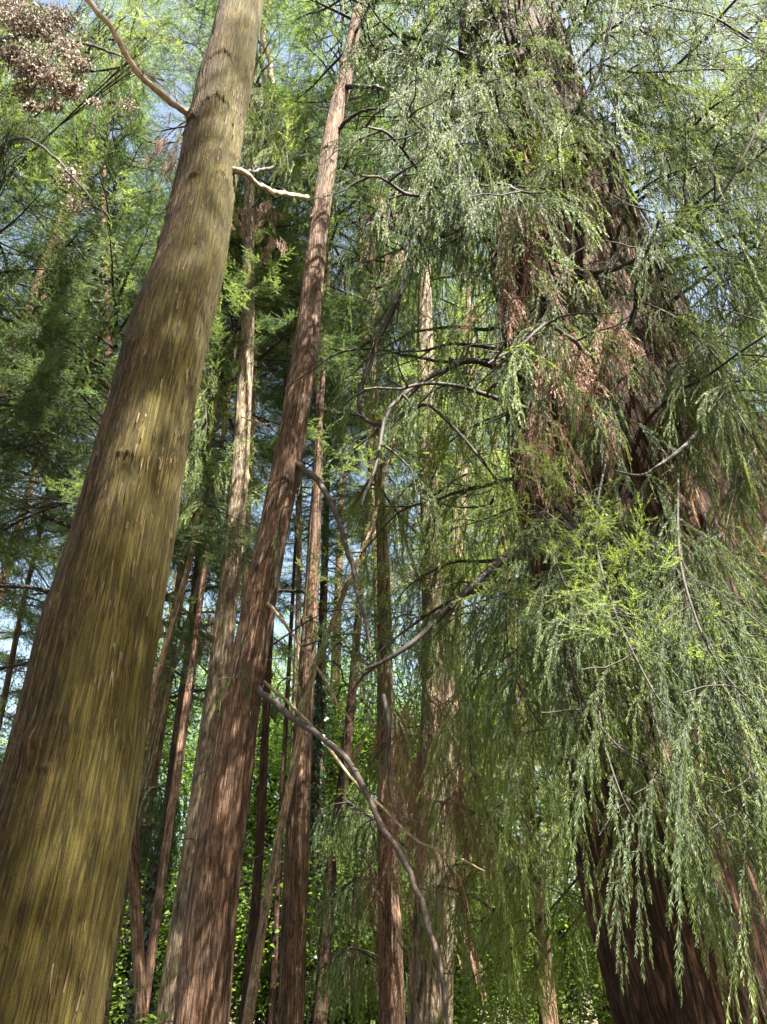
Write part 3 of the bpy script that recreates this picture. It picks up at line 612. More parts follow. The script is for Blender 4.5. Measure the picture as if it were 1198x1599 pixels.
traced([(635, 375, 5.2), (635, 420, 5.2), (615, 480, 5.2), (585, 545, 5.2), (563, 610, 5.2), (566, 650, 5.2), (600, 662, 5.1), (660, 632, 5.0), (693, 652, 4.9), (733, 695, 4.8), (773, 745, 4.7), (800, 780, 4.7)], 10, 2007, every=.3, sec=.8, sl=(.3, .7))
traced([(1110, 640, 4.3), (1078, 688, 4.1), (1030, 726, 3.9), (1000, 742, 3.8), (960, 735, 3.7)], 8, 2008, every=.16, sec=.6, sl=(.2, .4))
traced([(770, 780, 5.3), (758, 790, 5.4), (700, 790, 5.6), (660, 765, 5.8), (640, 760, 6)], 5, 2009, every=.3, sec=.8, sl=(.2, .4))
traced([(1170, 60, 4.4), (1110, 25, 4.2), (1060, 15, 4.0), (1000, 0, 3.9)], 4, 2010, **S)
traced([(990, 10, 4.6), (1000, 45, 4.6), (1028, 65, 4.6), (1030, 105, 4.6), (1050, 140, 4.6), (1075, 175, 4.6)], 5, 2011, **S)
traced([(940, 100, 4.8), (985, 112, 4.5), (1040, 112, 4.3), (1120, 108, 4.1), (1198, 110, 3.9)], 4, 2012, **S)
traced([(598, 1085, 5.0), (606, 1130, 5.0), (608, 1200, 5.0), (612, 1250, 5.0), (628, 1287, 5.0)], 9, 2013, every=.3, sec=.9, sl=(.2, .4))
# low sprays hanging in front of the base of the trunk
N_ = dict(every=.075, sec=.30, sc=(.75, 1.15), down=.8)
traced([(880, 740, 4.9), (855, 800, 4.4), (870, 880, 3.9), (905, 960, 3.6), (930, 1020, 3.5)], 4, 2101, tint=.55, sl=(.25, .55), **N_)
traced([(950, 700, 4.7), (930, 820, 4.0), (955, 940, 3.5), (1010, 1060, 3.2), (1050, 1120, 3.1)], 4, 2102, tint=.52, sl=(.25, .6), **N_)
traced([(1060, 700, 4.4), (1060, 850, 3.7), (1085, 960, 3.3), (1130, 1050, 3.1), (1190, 1110, 3.0)], 4, 2103, tint=.45, sl=(.2, .5), **N_)
traced([(860, 880, 5.0), (880, 980, 4.2), (905, 1080, 3.7), (960, 1160, 3.4), (1020, 1200, 3.2), (1090, 1240, 3.1)], 4, 2104, tint=.5, sl=(.2, .5), **N_)
traced([(1180, 900, 4.0), (1150, 1000, 3.5), (1160, 1100, 3.2), (1200, 1180, 3.0), (1260, 1230, 2.9)], 4, 2105, tint=.5, sl=(.2, .45), **N_)
traced([(800, 900, 5.4), (790, 960, 4.9), (800, 1040, 4.5), (830, 1110, 4.2), (870, 1160, 4.0)], 4, 2106, tint=.62, sl=(.3, .6), **N_)
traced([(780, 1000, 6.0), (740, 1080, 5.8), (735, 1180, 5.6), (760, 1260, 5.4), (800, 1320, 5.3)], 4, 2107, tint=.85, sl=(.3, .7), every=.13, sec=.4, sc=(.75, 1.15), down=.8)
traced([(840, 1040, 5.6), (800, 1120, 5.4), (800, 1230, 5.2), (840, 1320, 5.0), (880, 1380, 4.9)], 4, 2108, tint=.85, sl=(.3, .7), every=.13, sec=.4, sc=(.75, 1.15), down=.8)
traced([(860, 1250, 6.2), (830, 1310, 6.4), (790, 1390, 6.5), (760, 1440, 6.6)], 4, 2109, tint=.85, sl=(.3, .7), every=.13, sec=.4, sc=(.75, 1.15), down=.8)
traced([(1100, 800, 4.2), (1120, 900, 3.7), (1170, 960, 3.4), (1230, 1000, 3.2)], 4, 2110, tint=.4, sl=(.2, .5), **N_)
for q, rows_ in enumerate([[(1000, 470, 4.9), (1060, 500, 4.4), (1130, 570, 4.1), (1170, 640, 3.9)], [(1110, 560, 4.6), (1150, 640, 4.2), (1198, 720, 3.9), (1230, 780, 3.8)], [(960, 500, 5.0), (900, 540, 4.6), (860, 600, 4.4), (840, 660, 4.3)], [(990, 570, 4.8), (950, 620, 4.4), (930, 690, 4.1)],
      [(1198, 560, 4.3), (1150, 590, 4.0), (1110, 640, 3.8)], [(860, 430, 5.2), (880, 480, 4.8), (920, 520, 4.5), (980, 540, 4.3)], [(1080, 480, 5.2), (1130, 440, 4.6), (1190, 420, 4.2)], [(1040, 420, 5.2), (1090, 400, 4.7), (1150, 400, 4.3)], [(1180, 700, 4.4), (1150, 760, 4.0), (1130, 840, 3.7)], [(1060, 330, 5.6), (1030, 380, 5.2), (1020, 440, 5.0)], [(1100, 520, 5.0), (1070, 570, 4.6), (1060, 640, 4.4)], [(1198, 480, 4.8), (1150, 500, 4.5), (1110, 540, 4.3), (1090, 600, 4.2)]]):
    traced(rows_, 4, 2300+q, tint=.55, every=.075, sec=.3, sl=(.25, .5), sc=(.7, 1.1), down=.6)
for q, rows_ in enumerate([[(1090, 1010, 3.6), (1110, 1100, 3.2), (1150, 1180, 3.0), (1200, 1230, 2.9)], [(1010, 1000, 3.7), (1020, 1110, 3.3), (1050, 1200, 3.1), (1100, 1290, 3.0)], [(930, 1040, 3.9), (940, 1140, 3.5), (970, 1240, 3.3), (1010, 1310, 3.2)], [(1180, 1000, 3.4), (1190, 1080, 3.1), (1230, 1160, 2.9)],
      [(1120, 1180, 3.2), (1150, 1260, 3.0), (1190, 1310, 2.9)], [(1060, 900, 3.7), (1120, 960, 3.4), (1180, 1000, 3.2)]]):
    traced(rows_, 4, 2400+q, tint=.6, every=.10, sec=.35, sl=(.12, .35), sc=(.6, 1.05), down=.9)
# the pale green drapery between the giant and the sunlit trunk
B_ = dict(every=.13, sec=.42, sc=(.7, 1.2), down=.7, sl=(.4, .9))
for q, rows_ in enumerate([[(900, 1060, 6.6), (840, 1110, 7.0), (780, 1170, 7.4), (720, 1240, 7.8)], [(900, 1160, 6.6), (840, 1230, 7.2), (780, 1300, 7.6), (730, 1370, 8)], [(910, 1260, 6.8), (850, 1330, 7.4), (790, 1400, 7.8), (740, 1450, 8.2)],
      [(920, 1350, 7.0), (860, 1420, 7.6), (800, 1480, 8), (750, 1520, 8.4)], [(880, 980, 6.6), (800, 1020, 7.2), (720, 1080, 7.8), (660, 1140, 8.4)], [(930, 1180, 7.6), (900, 1300, 8.2), (880, 1400, 8.6)], [(860, 900, 6.6), (780, 930, 7.4), (700, 960, 8), (640, 1010, 8.6)], [(830, 780, 6.6), (760, 810, 7.2), (690, 830, 7.8)], [(810, 640, 6.6), (750, 660, 7.2), (690, 700, 7.8), (640, 760, 8.2)], [(930, 1400, 8), (880, 1460, 8.6), (820, 1530, 9)]]):
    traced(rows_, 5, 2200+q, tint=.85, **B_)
# brown dead sprays hanging against the trunk
def dead_hang(pts, seed, parent_tr, n=22, rad=.10, sc=(.6, 1.0), tint=.55):
    h = Hang(seed); rg = h.rg
    for (px, py, D) in pts:
        c, t = P(px, py, D); q = c+rg.normal(size=(n, 3))*np.array([rad, rad*.6, rad*1.6]); h.p.append(q); h.a.append(rg.uniform(0, 6.28, n)); h.sc.append(rg.uniform(*sc, n))
    h.build('dead_foliage', parent_tr.root, np.array(parent_tr.base), None, tint, [DEAD, TWIGBROWN], tsp=.2)
dead_hang([(800, 330, 4.6), (822, 330, 4.6), (815, 400, 4.55), (785, 470, 4.6)], 3001, G, 18, .07)
dead_hang([(868, 525, 4.3), (875, 570, 4.3), (885, 600, 4.3)], 3002, G, 16, .06)
dead_hang([(945, 500, 4.2), (955, 540, 4.2)], 3003, G, 12, .04, (.4, .65))
dead_hang([(845, 660, 4.2), (835, 690, 4.2)], 3004, G, 16, .05, (.4, .7))
dead_hang([(905, 620, 4.3)], 3005, G, 8, .04, (.35, .55))
dead_hang([(600, 330, 9.5), (595, 380, 9.5), (690, 1060, 7.5), (740, 1100, 7.5), (650, 1120, 8), (700, 1150, 7.6), (610, 1060, 8), (680, 1180, 7.4), (720, 1230, 7.4), (760, 1150, 7.2), (660, 1250, 7.8), (640, 1190, 8), (600, 1150, 8.4)], 3006, T15, 8, .26, (.8, 1.3), .5)
dead_hang([(600, 1400, 10), (615, 1450, 10), (605, 1320, 10)], 3007, T15, 9, .2, (.8, 1.2), .45)
dead_hang([(410, 315, 8.8), (425, 330, 8.6), (372, 330, 8.8), (420, 370, 8.7)], 3008, T2, 14, .10, (.4, .7), .7)
dead_hang([(318, 985, 12.8), (325, 960, 12.8)], 3009, T8, 14, .2, (.7, 1.0), .4)
dead_hang([(268, 250, 6.5), (262, 215, 6.5)], 3010, T12, 14, .12, (.5, .8), .3)

# hanging sprays of other trees
def sprays_on(tr, paths, seed, tint=.5, w=5, every=.10, sec=.32, sl=(.3, .8), mats=None, lod=None):
    for i, rows in enumerate(paths):
        pts = smooth_path(world_path(rows), 30); rg = np.random.default_rng(seed+i); org = np.array(tr.base); g = Geo(); h = Hang(seed+i)
        r0 = w/2*depth(pts[0])/FOCAL; g.tube(pts-org, np.linspace(r0, r0*.4, len(pts)), 5); h.along(pts, every)
        q, s_, L = resample(pts, sec); tn = norm(np.gradient(q, axis=0))
        for k in range(1, len(q)):
            side = norm(np.cross(tn[k], (0, 0, 1.)))*(1 if k % 2 else -1)
            c = curve_down(q[k], norm(tn[k]*.5+side), rg.uniform(*sl), rg, pull=.5, step=.06, wig=.25); g.tube(c-org, np.linspace(r0*.4, .003, len(c)), 4); h.along(c, every, start=.05)
        b = link('branch', g.mesh('branch', [TWIG]), tr.root); h.build('foliage', b, org, None, tint, mats, lod)
sprays_on(T2, [[(390, 130, 9), (420, 140, 8.6), (440, 190, 8.2), (450, 260, 8)], [(390, 160, 9), (410, 200, 8.5), (425, 250, 8.2)]], 4001, .85)
sprays_on(T9, [[(310, 790, 9), (325, 690, 8.9), (320, 620, 8.9), (335, 580, 8.8)], [(312, 770, 9), (290, 740, 8.7), (300, 700, 8.6)], [(308, 800, 9), (330, 790, 8.8), (345, 800, 8.6)]], 4011, .7)
sprays_on(T11, [[(205, 1330, 12), (225, 1260, 11.5), (240, 1230, 11), (265, 1240, 10.6)], [(205, 1340, 12), (235, 1290, 11.6), (265, 1300, 11.2)]], 4021, .25)
sprays_on(T17, [[(540, 1250, 13.5), (570, 1270, 12), (600, 1290, 11), (640, 1330, 10.5)], [(520, 1400, 13.5), (560, 1370, 12), (590, 1380, 11)], [(520, 1500, 13.5), (550, 1480, 12), (590, 1500, 11)]], 4031, .6)
sprays_on(T3, [[(375, 1050, 6.8), (368, 1055, 6.4), (380, 1000, 6.2), (388, 985, 6.1)], [(420, 1010, 6.8), (500, 960, 6.3), (560, 950, 6.0)], [(430, 870, 7), (440, 800, 6.6), (452, 790, 6.4)], [(470, 1010, 6.6), (540, 990, 6.3), (600, 1000, 6.0), (660, 1020, 5.8)]], 4041, .5, w=3, sl=(.1, .4), every=.2)
sprays_on(T13, [[(668, 700, 10), (700, 640, 9), (740, 600, 8.5), (790, 590, 8)], [(668, 850, 10), (620, 800, 9), (590, 760, 8.6), (560, 760, 8.2)], [(670, 1000, 10), (720, 960, 9), (770, 960, 8.5)], [(668, 620, 10), (620, 600, 9), (580, 580, 8.6)], [(670, 780, 10), (730, 740, 9), (790, 750, 8.4)], [(672, 1250, 10), (720, 1260, 9), (790, 1300, 8.4), (840, 1380, 8)], [(672, 1380, 10), (740, 1400, 9.2), (800, 1450, 8.8)], [(670, 1150, 10), (620, 1150, 9.4), (580, 1190, 9)]], 4051, .75)
sprays_on(T16, [[(566, 400, 13), (590, 420, 12), (620, 470, 11)], [(562, 300, 13), (540, 280, 12.4), (500, 300, 12)], [(560, 200, 13), (600, 190, 12), (640, 230, 11)], [(566, 480, 13), (540, 470, 12.5), (520, 480, 12)]], 4071, .55)

def plumes(tr, spots, seed, tint=.85, n=26, rad=.30, sc=(.7, 1.1), lib=None, mat=None):
    lib = lib or FEATH
    for i, (px, py, D) in enumerate(spots):
        rg = np.random.default_rng(seed+i); c, t = P(px, py, D); org = np.array(tr.base); g = Geo(); zz = c[2]-rg.uniform(.2, .9); j = np.array([tr.x(zz), tr.D, zz])
        lim = smooth_path([j, (j+c)/2+np.array([0, 0, .2+rg.random()*.2]), c], 14); g.tube(lim-org, np.linspace(.018, .006, len(lim)), 5, 1)
        pos = c+rg.normal(size=(n, 3))*np.array([rad, rad*.8, rad*.55]); d = norm((pos-c)*np.array([1, 1, .4])+norm(c-j)*.25+np.array([0, 0, -.15])+rg.normal(size=(n, 3))*.1)
        for p in pos: g.tube(np.array([lim[rg.integers(7, len(lim))], (p+c)/2, p])-org, [.005, .004, .002], 3, 1)
        Rm = frame(d, rg)*rg.uniform(*sc, n)[:, None, None]; pk = rg.integers(0, len(lib), n)
        for q in range(len(lib)): g.inst(lib[q], pos[pk == q]-org, Rm[pk == q], np.clip(tint+rg.normal(size=(pk == q).sum())*.1, .02, .98), .12)
        link('bough', g.mesh('bough', [mat or FOLFAR, TWIG]), tr.root)
plumes(T2, [(420, 170, 8.8), (437, 215, 8.6), (455, 262, 8.4), (415, 225, 8.9), (445, 150, 8.7)], 5001, n=22, rad=.22)
plumes(T9, [(335, 590, 9.4), (345, 640, 9.3), (330, 690, 9.2), (318, 740, 9.1), (350, 700, 9.4), (300, 790, 9.2), (340, 780, 9.0)], 5011, tint=.8, n=22, rad=.22)
plumes(T13, [(700, 610, 9), (740, 640, 8.8), (650, 600, 9.4), (690, 680, 9.2), (760, 700, 9), (720, 560, 9.2), (640, 680, 9.6), (780, 610, 8.8), (740, 760, 8.8), (650, 900, 9.4), (700, 860, 9.2), (730, 900, 9)], 5021, n=26, rad=.28)
plumes(T15, [(600, 720, 10.4), (620, 560, 10.6), (580, 960, 10), (640, 960, 10), (600, 640, 10.6)], 5041, tint=.78, n=26, rad=.34)
plumes(T4, [(520, 560, 12.4), (540, 480, 12.6), (535, 920, 11), (560, 980, 11), (530, 990, 11.2), (455, 560, 12.6), (440, 480, 12.8)], 5061, tint=.7, n=24, rad=.34)
plumes(T12, [(190, 560, 8.8), (140, 520, 8.8), (60, 620, 8.4), (30, 560, 8.2), (110, 470, 8.8), (200, 420, 8.8), (80, 560, 8.6), (210, 480, 9), (100, 640, 8.6), (60, 700, 8.4), (30, 780, 8.4)], 5081, tint=.55, n=22, rad=.3)

# brown curled dead leaves caught in the branches at the top left
def clump(px, py, D, n, rad, seed, tr, tint=.5):
    rg = np.random.default_rng(seed); c, t = P(px, py, D); g = Geo(); org = np.array(tr.base)
    for i in range(n):
        p = c+rg.normal(size=3)*np.array([rad, rad*.7, rad*.9]); d = norm(rg.normal(size=3)+np.array([0, 0, -1.5])); s_ = norm(np.cross(d, rg.normal(size=3))); L = rg.uniform(.02, .075); w_ = L*rg.uniform(.10, .26)
        up = np.cross(d, s_)*L*.25*rg.normal()
        V = [p, p+d*L*.5+s_*w_+up, p+d*L, p+d*L*.5-s_*w_+up, p+d*L*.5-up*.4]
        g.add(np.array(V)-org, [[0, 1, 4], [1, 2, 4], [2, 3, 4], [3, 0, 4]], 0, np.clip(tint+rg.normal()*.22, 0, 1))
    for i in range(max(8, n//25)):
        e = curve_down(c+rg.normal(size=3)*rad*.6+np.array([0, 0, rad]), rg.normal(size=3)*.6+np.array([0, 0, -.6]), rad*2, rg, pull=1.2, step=.05, wig=.5); g.tube(e-org, .004, 3, 1)
    link('dead_foliage', g.mesh('dead_foliage', [DEADLEAF, TWIG]), tr.root)
TL = tree('foliage heavy conifer at the top left corner carrying a clump of withered brown leaves', [(-120, 1000, 26), (-60, 500, 20), (-20, 100, 14)], 8.0, 20, RED, (0, 8.0, 20, .9), nu=40, dz=.1, seed=80)
for q, (a, b, n, r) in enumerate([(30, 30, 420, .13), (62, 42, 520, .13), (95, 28, 300, .10), (25, 85, 420, .10), (52, 105, 480, .10), (82, 125, 380, .09), (112, 140, 240, .07), (40, 140, 200, .07), (100, 75, 260, .10), (125, 100, 160, .06), (20, 5, 300, .12), (85, 165, 120, .04), (52, 165, 90, .035)]):
    clump(a, b, 5.3+.05*(q % 4), int(n*1.9), r*1.15, 30+q, TL, .45 if q < 5 else .68)
plumes(TL, [(190, 30, 5.8), (230, 70, 5.8), (165, 70, 5.9), (215, 105, 6.0), (20, 190, 6.4), (15, 250, 6.4), (170, 20, 6), (130, 10, 6)], 5101, tint=.88, n=16, rad=.16, sc=(.4, .7))
clump(145, 160, 5.6, 90, .05, 5, TL, .8); clump(200, 165, 5.8, 90, .06, 6, TL, .85); clump(110, 275, 6.2, 260, .09, 7, TL, .75); clump(120, 320, 6.2, 160, .08, 8, TL, .5); clump(95, 400, 8.6, 260, .16, 9, TL, .6)
branch(TL.root, TL, [(-20, 100, 8), (10, 60, 6.5), (70, 55, 5.6), (140, 70, 5.3), (195, 90, 5.1)], 8, 3, TWIG, seed=20)
branch(TL.root, TL, [(-20, 250, 8), (30, 215, 6.6), (90, 250, 6.2), (150, 320, 6.1)], 6, 3, TWIG, seed=21)
sprays_on(TL, [[(-20, 60, 8), (60, 40, 6.8), (150, 60, 6.2), (230, 60, 6)], [(-20, 20, 8), (20, 10, 7), (60, -20, 6.5)], [(-30, 150, 8), (10, 160, 7), (60, 190, 6.6)], [(-30, 180, 8), (60, 120, 6.8), (160, 110, 6.4), (210, 100, 6.2)]], 4101, .85, every=.13)

# ------------------------------------------------------------ further conifers without a traced trunk
def plain_tree(x, y, H, k, z0, wide, rot, r, label, mat=RED, group=TREES, lean=0.0):
    t0 = y/(CP)                                        # rows are given in metres here
    tr = Trunk.__new__(Trunk); tr.D = y; tr.H = H; tr.zs = np.linspace(-.15, H, 60); tr.xs = x+lean*tr.zs; tr.rs = np.maximum(r*(1-tr.zs/H)**.8, .02); tr.rs *= 1+.3*np.exp(-np.maximum(tr.zs, 0)/.4)
    tr.base = (float(x), float(y), 0.0); root = thing('conifer_tree', label, 'tree', tr.base, group); tr.root = root
    tr.build(root, mat, nu=28, dz=.15, amp=.008, seed=int(abs(x*7+y*13))+1); add_crown(root, tr, k, z0, H, wide, rot); return tr
rows = [
 (-4.4, 10.6, 28, 5, 5.5, 1.0, .3, .08, 'dark conifer filling the upper left behind the thin brown stem'),
 (-7.6, 12.0, 29, 5, 4.5, 1.0, 1.7, .18, 'conifer with drooping limbs at the left edge, beyond the mossy trunk'),
 (-1.15, 11.0, 28, 5, 15.0, .9, 2.5, .07, 'dark conifer showing between the mossy trunk and the grey trunk'),
 (-5.6, 8.6, 19, 4, 6.2, .8, 2.9, .14, 'nearer conifer at the left edge with fine dark sprays'),
 (-2.7, 10.3, 20, 0, 10.0, .8, 1.9, .06, 'conifer whose sprays fill the space just left of the mossy trunk'),
 (-5.0, 17.0, 25, 2, 7.0, 1.1, 4.1, .2, 'tall conifer further back, left of the mossy trunk, sky showing through'),
 (1.7, 18.5, 20, 0, 11, 1.0, 5.0, .2, 'distant conifer whose dark sprays frame the blue gap in the middle'),
 (2.6, 14.5, 19, 3, 7.5, 1.0, .9, .16, 'bright green conifer behind the sunlit trunk'),
 (4.4, 17.5, 18, 2, 6.0, 1.0, 2.2, .2, 'pale green conifer behind the left side of the giant tree'),
 (7.5, 13.0, 11.5, 0, 4.0, 1.0, 3.3, .2, 'conifer beyond the right side of the giant tree'),
 (9.5, 18.0, 16, 1, 5.0, 1.1, 1.1, .2, 'conifer far right, glimpsed past the giant tree'),
 (-10.5, 19.0, 25, 1, 4.0, 1.1, .2, .2, 'far left conifer seen low beside the mossy trunk'),
 (-1.5, 23.0, 27, 4, 11.0, 1.1, 3.0, .22, 'hazy distant conifer above the maroon trunk'),
 (-7.5, 25.0, 27, 4, 8.0, 1.2, 5.5, .22, 'distant conifer behind the others at the left'),
 (2.2, 25.0, 20, 4, 10.5, 1.1, .4, .22, 'distant conifer behind the bowed branch'),
 (6.6, 24.0, 19, 4, 5.0, 1.3, 2.8, .22, 'distant light green conifer behind the hanging curtain'),
 (12.5, 23.0, 17, 4, 5.0, 1.2, 4.8, .22, 'distant conifer near the right edge'),
]
PT = [plain_tree(*r) for r in rows]
# unseen conifers added around the viewer to block sun and sky light
plain_tree(3.6, -2.6, 23, 4, 13.5, .8, 1.9, .18, 'tall sparse conifer added for shade, unseen behind the viewer', group='unseen shade conifers added around the viewer')
rp = np.random.default_rng(77)
plumes(PT[0], [(rp.uniform(200, 300), rp.uniform(-20, 150), rp.uniform(9.5, 11.5)) for _ in range(12)], 5201, tint=.5, n=26, rad=.4, sc=(.8, 1.2))
plumes(PT[1], [(rp.uniform(-20, 160), rp.uniform(0, 420), rp.uniform(10, 12)) for _ in range(12)], 5221, tint=.6, n=26, rad=.4, sc=(.8, 1.2))
plumes(PT[7], [(rp.uniform(600, 860), rp.uniform(430, 900), rp.uniform(11, 13)) for _ in range(22)], 5241, tint=.85, n=34, rad=.5, sc=(.8, 1.3))
plumes(PT[8], [(rp.uniform(640, 900), rp.uniform(850, 1350), rp.uniform(12, 15)) for _ in range(16)], 5271, tint=.95, n=44, rad=.5, sc=(.8, 1.3))
plumes(PT[6], [(rp.uniform(500, 680), rp.uniform(420, 720), rp.uniform(14, 16)) for _ in range(10)], 5301, tint=.7, n=34, rad=.5, sc=(.8, 1.3))
plumes(G, [(862, 238, 4.9), (880, 262, 4.8), (872, 285, 4.8), (900, 225, 4.9), (850, 262, 4.9)], 5321, tint=.95, n=12, rad=.10, sc=(.6, .9), lib=FEATN, mat=FOL)
plumes(G, [(870, 795, 4.0), (905, 830, 3.9), (930, 870, 3.8), (960, 905, 3.7), (985, 960, 3.5), (1040, 1010, 3.4), (890, 760, 4.1), (850, 940, 4.2)], 5331, tint=.7, n=12, rad=.13, sc=(.6, 1.0), lib=FEATN, mat=FOL)
plumes(TW, [(1150, 130, 5.2), (1175, 160, 5.2), (1130, 40, 5.2), (1170, 20, 5.2), (1190, 60, 5), (1090, 80, 5.4), (1185, 215, 5)], 5341, tint=.6, n=16, rad=.2, sc=(.7, 1.1), lib=FEATN, mat=FOL)
plumes(TW, [(rp.uniform(960, 1210), rp.uniform(-20, 260), rp.uniform(5, 8)) for _ in range(20)], 5361, tint=.4, n=22, rad=.3, sc=(.7, 1.1), lib=FEATN, mat=FOL)
plumes(PT[3], [(rp.uniform(0, 190), rp.uniform(420, 900), rp.uniform(11, 14)) for _ in range(12)], 5391, tint=.75, n=26, rad=.4, sc=(.8, 1.2))
for r in [(1.8, -1.3, 18.5, 1, 9.3, .6, 1.5, .2, 'shorter conifer added for shade, unseen just right of the viewer'), (6.2, -0.6, 20, 4, 8.0, 1.0, .5, .25, 'unseen conifer added for shade to the right of the viewer'), (10.5, -4.5, 22, 4, 9.0, 1.0, 1.5, .25, 'sparse unseen conifer added for shade behind the viewer to the right'), (3.5, -5.5, 24, 1, 9.0, 1.0, 2.5, .25, 'unseen conifer added for shade close behind the viewer on the right'),  # out-of-frame trees, placed to throw dappled shade on the visible trunks
          (-2.0, -5.0, 25, 5, 5.0, 1.0, .7, .25, 'unseen conifer added for shade close behind the viewer on the left'), (-6.5, -2.0, 24, 5, 5.0, 1.0, 3.7, .22, 'conifer at the viewer\'s left shoulder'), (-7.5, 4.0, 24, 5, 5.5, 1.0, 2.0, .22, 'conifer added for shade left of the mossy trunk outside the picture'), (0.5, -10, 26, 5, 4.0, 1.2, 1.0, .25, 'unseen conifer added for shade further behind the viewer'),  # from here on, an unseen ring added to cut sky light from behind
          (-6.5, -8.5, 26, 5, 4.0, 1.2, 5.0, .25, 'unseen conifer added for shade further behind on the left'), (7.5, -11, 20, 3, 4.0, 1.2, 4.0, .25, 'unseen conifer added for shade further behind on the right'), (-12, -1.0, 26, 5, 4.0, 1.2, 3.0, .25, 'unseen conifer added for shade far out to the left')]: plain_tree(*r, group='unseen shade conifers added around the viewer')

# ------------------------------------------------------------ broad-leaved growth
def broad_cluster(seed, n=80, size=.062, rad=.42, flat=.5):
    rg = np.random.default_rng(seed); g = Geo()
    for i in range(n):
        p = rg.normal(size=3)*np.array([rad, rad, rad*.55]); d = norm(p*np.array([1, 1, .2])+rg.normal(size=3)*.3*rad+np.array([0, 0, -.25*rad])); nrm = norm(np.array([0, 0, 1.])+rg.normal(size=3)*flat); s_ = norm(np.cross(d, nrm)); d = np.cross(nrm, s_)
        L = size*rg.uniform(.5, 1.6); w_ = L*.42; dn = -nrm*L*.12
        V = [p, p+d*L*.28+s_*w_+dn, p+d*L*.65+s_*w_*.8+dn, p+d*L, p+d*L*.65-s_*w_*.8+dn, p+d*L*.28-s_*w_+dn]
        g.add(V, [[0, 1, 2], [0, 2, 3], [0, 3, 4], [0, 4, 5]], 0, np.clip(.5+rg.normal()*.12, 0, 1))
    for i in range(7):
        e = rg.normal(size=3)*rad; g.tube(np.array([[0, 0, -rad*.5], e*.5, e]), [.006, .004, .002], 3, 1)
    return g.data()
BCL = [broad_cluster(600+i) for i in range(4)]
def broad_crown(seed, H, R, n, z0):
    rg = np.random.default_rng(seed); g = Geo(); pos = []
    for i in range(int(n/9)):
        z = rg.uniform(z0*.8, H*.75); az = rg.uniform(0, 6.28); L = R*rg.uniform(.4, 1.0)
        c = curve_down((0, 0, z), (math.cos(az), math.sin(az), rg.uniform(.2, 1.)), L, rg, pull=.12, step=.2, wig=.5); g.tube(c, np.linspace(.05, .012, len(c)), 5, 1)
        for k in range(9): pos.append(c[rg.integers(len(c)//3, len(c))]+rg.normal(size=3)*np.array([.5, .5, .45])*min(1, R/2.5))
    pos = np.array(pos); Rm = rotz(rg.uniform(0, 6.28, len(pos)))*rg.uniform(.7, 1.3, len(pos))[:, None, None]; pk = rg.integers(0, 4, len(pos)); tn = np.clip(.5+rg.normal(size=len(pos))*.16, .02, .98)
    for q in range(4): g.inst(BCL[q], pos[pk == q], Rm[pk == q], tn[pk == q], .15)
    return g.mesh('crown', [BROAD, TWIG])
BC = [broad_crown(700, 13, 3.6, 430, 2.0), broad_crown(701, 11, 3.2, 360, 1.2), broad_crown(702, 4.0, 1.7, 170, .3), broad_crown(703, 3.0, 1.5, 130, .2)]
def broad_tree(x, y, k, s_, rot, label, name='broadleaf_tree', cat='tree', group='broad leaved trees beyond the conifers', r=.14, H=9):
    root = thing(name, label, cat, (x, y, 0), group); g = Geo(); rg = np.random.default_rng(int(abs(x*31+y*7)))
    z = np.linspace(-.1, H*s_, 14); pts = np.stack([np.cumsum(rg.normal(size=14)*.05), np.cumsum(rg.normal(size=14)*.05), z], -1)
    g.tube(pts, np.linspace(r, r*.3, 14), 8); tk = link('trunk' if name == 'broadleaf_tree' else 'stem', g.mesh('trunk', [TWIGBROWN]), root)
    c = link('crown' if name == 'broadleaf_tree' else 'foliage', BC[k], root); c.scale = (s_, s_, s_); c.rotation_euler = (0, 0, rot)
xs = [(-17, 27, 0, 1.1, 'far broad leaved tree at the left edge'), (-11.5, 26, 1, 1.1, 'broad leaved tree low behind the mossy trunk'), (-7.0, 22, 0, 1.0, 'yellow green broad leaved tree behind the narrow brown trunk'), (-3.4, 24, 1, 1.15, 'bright broad leaved tree between the maroon trunk and the grey trunk'),
      (-.9, 21, 0, .95, 'bright broad leaved tree behind the pale leaning pole'), (2.0, 23, 1, 1.1, 'broad leaved tree behind the dark red leaning trunk'), (5.2, 22, 0, 1.0, 'broad leaved tree behind the sunlit trunk and curtain'), (9.0, 25, 1, 1.15, 'broad leaved tree low behind the base of the giant'), (14, 27, 0, 1.1, 'broad leaved tree far to the right'),
      (-4.5, 29, 0, 1.2, 'broad leaved tree in the far gap left of the grey trunk'), (.6, 27, 1, 1.2, 'broad leaved tree in the far gap right of the straight brown trunk'), (-1.8, 31, 0, 1.25, 'more distant broad leaved tree in the middle'), (3.8, 32, 0, 1.25, 'more distant broad leaved tree right of the middle'), (-8.5, 33, 1, 1.4, 'more distant broad leaved tree at the left')]
for i, (x, y, k, s_, lb) in enumerate(xs): broad_tree(x, y, k, s_, i*1.3, lb)
sh = [(-5.6, 14.5, 2, 1.0, 'leafy shrub at the foot of the narrow brown trunk'), (-4.4, 17, 3, 1.2, 'leafy shrub behind the maroon trunk'), (-2.0, 16.5, 2, 1.1, 'leafy shrub behind the reddish stem'), (-.6, 17.5, 3, 1.2, 'leafy shrub behind the straight brown trunk'), (.9, 15.5, 2, .9, 'leafy shrub right of the ivy covered trunk'), (3.2, 17.5, 2, 1.0, 'leafy shrub far behind the bottom of the hanging curtain'), (5.6, 17, 3, 1.2, 'leafy shrub seen past the foot of the giant tree'), (-8.5, 18, 2, 1.2, 'leafy shrub beyond the left edge')]
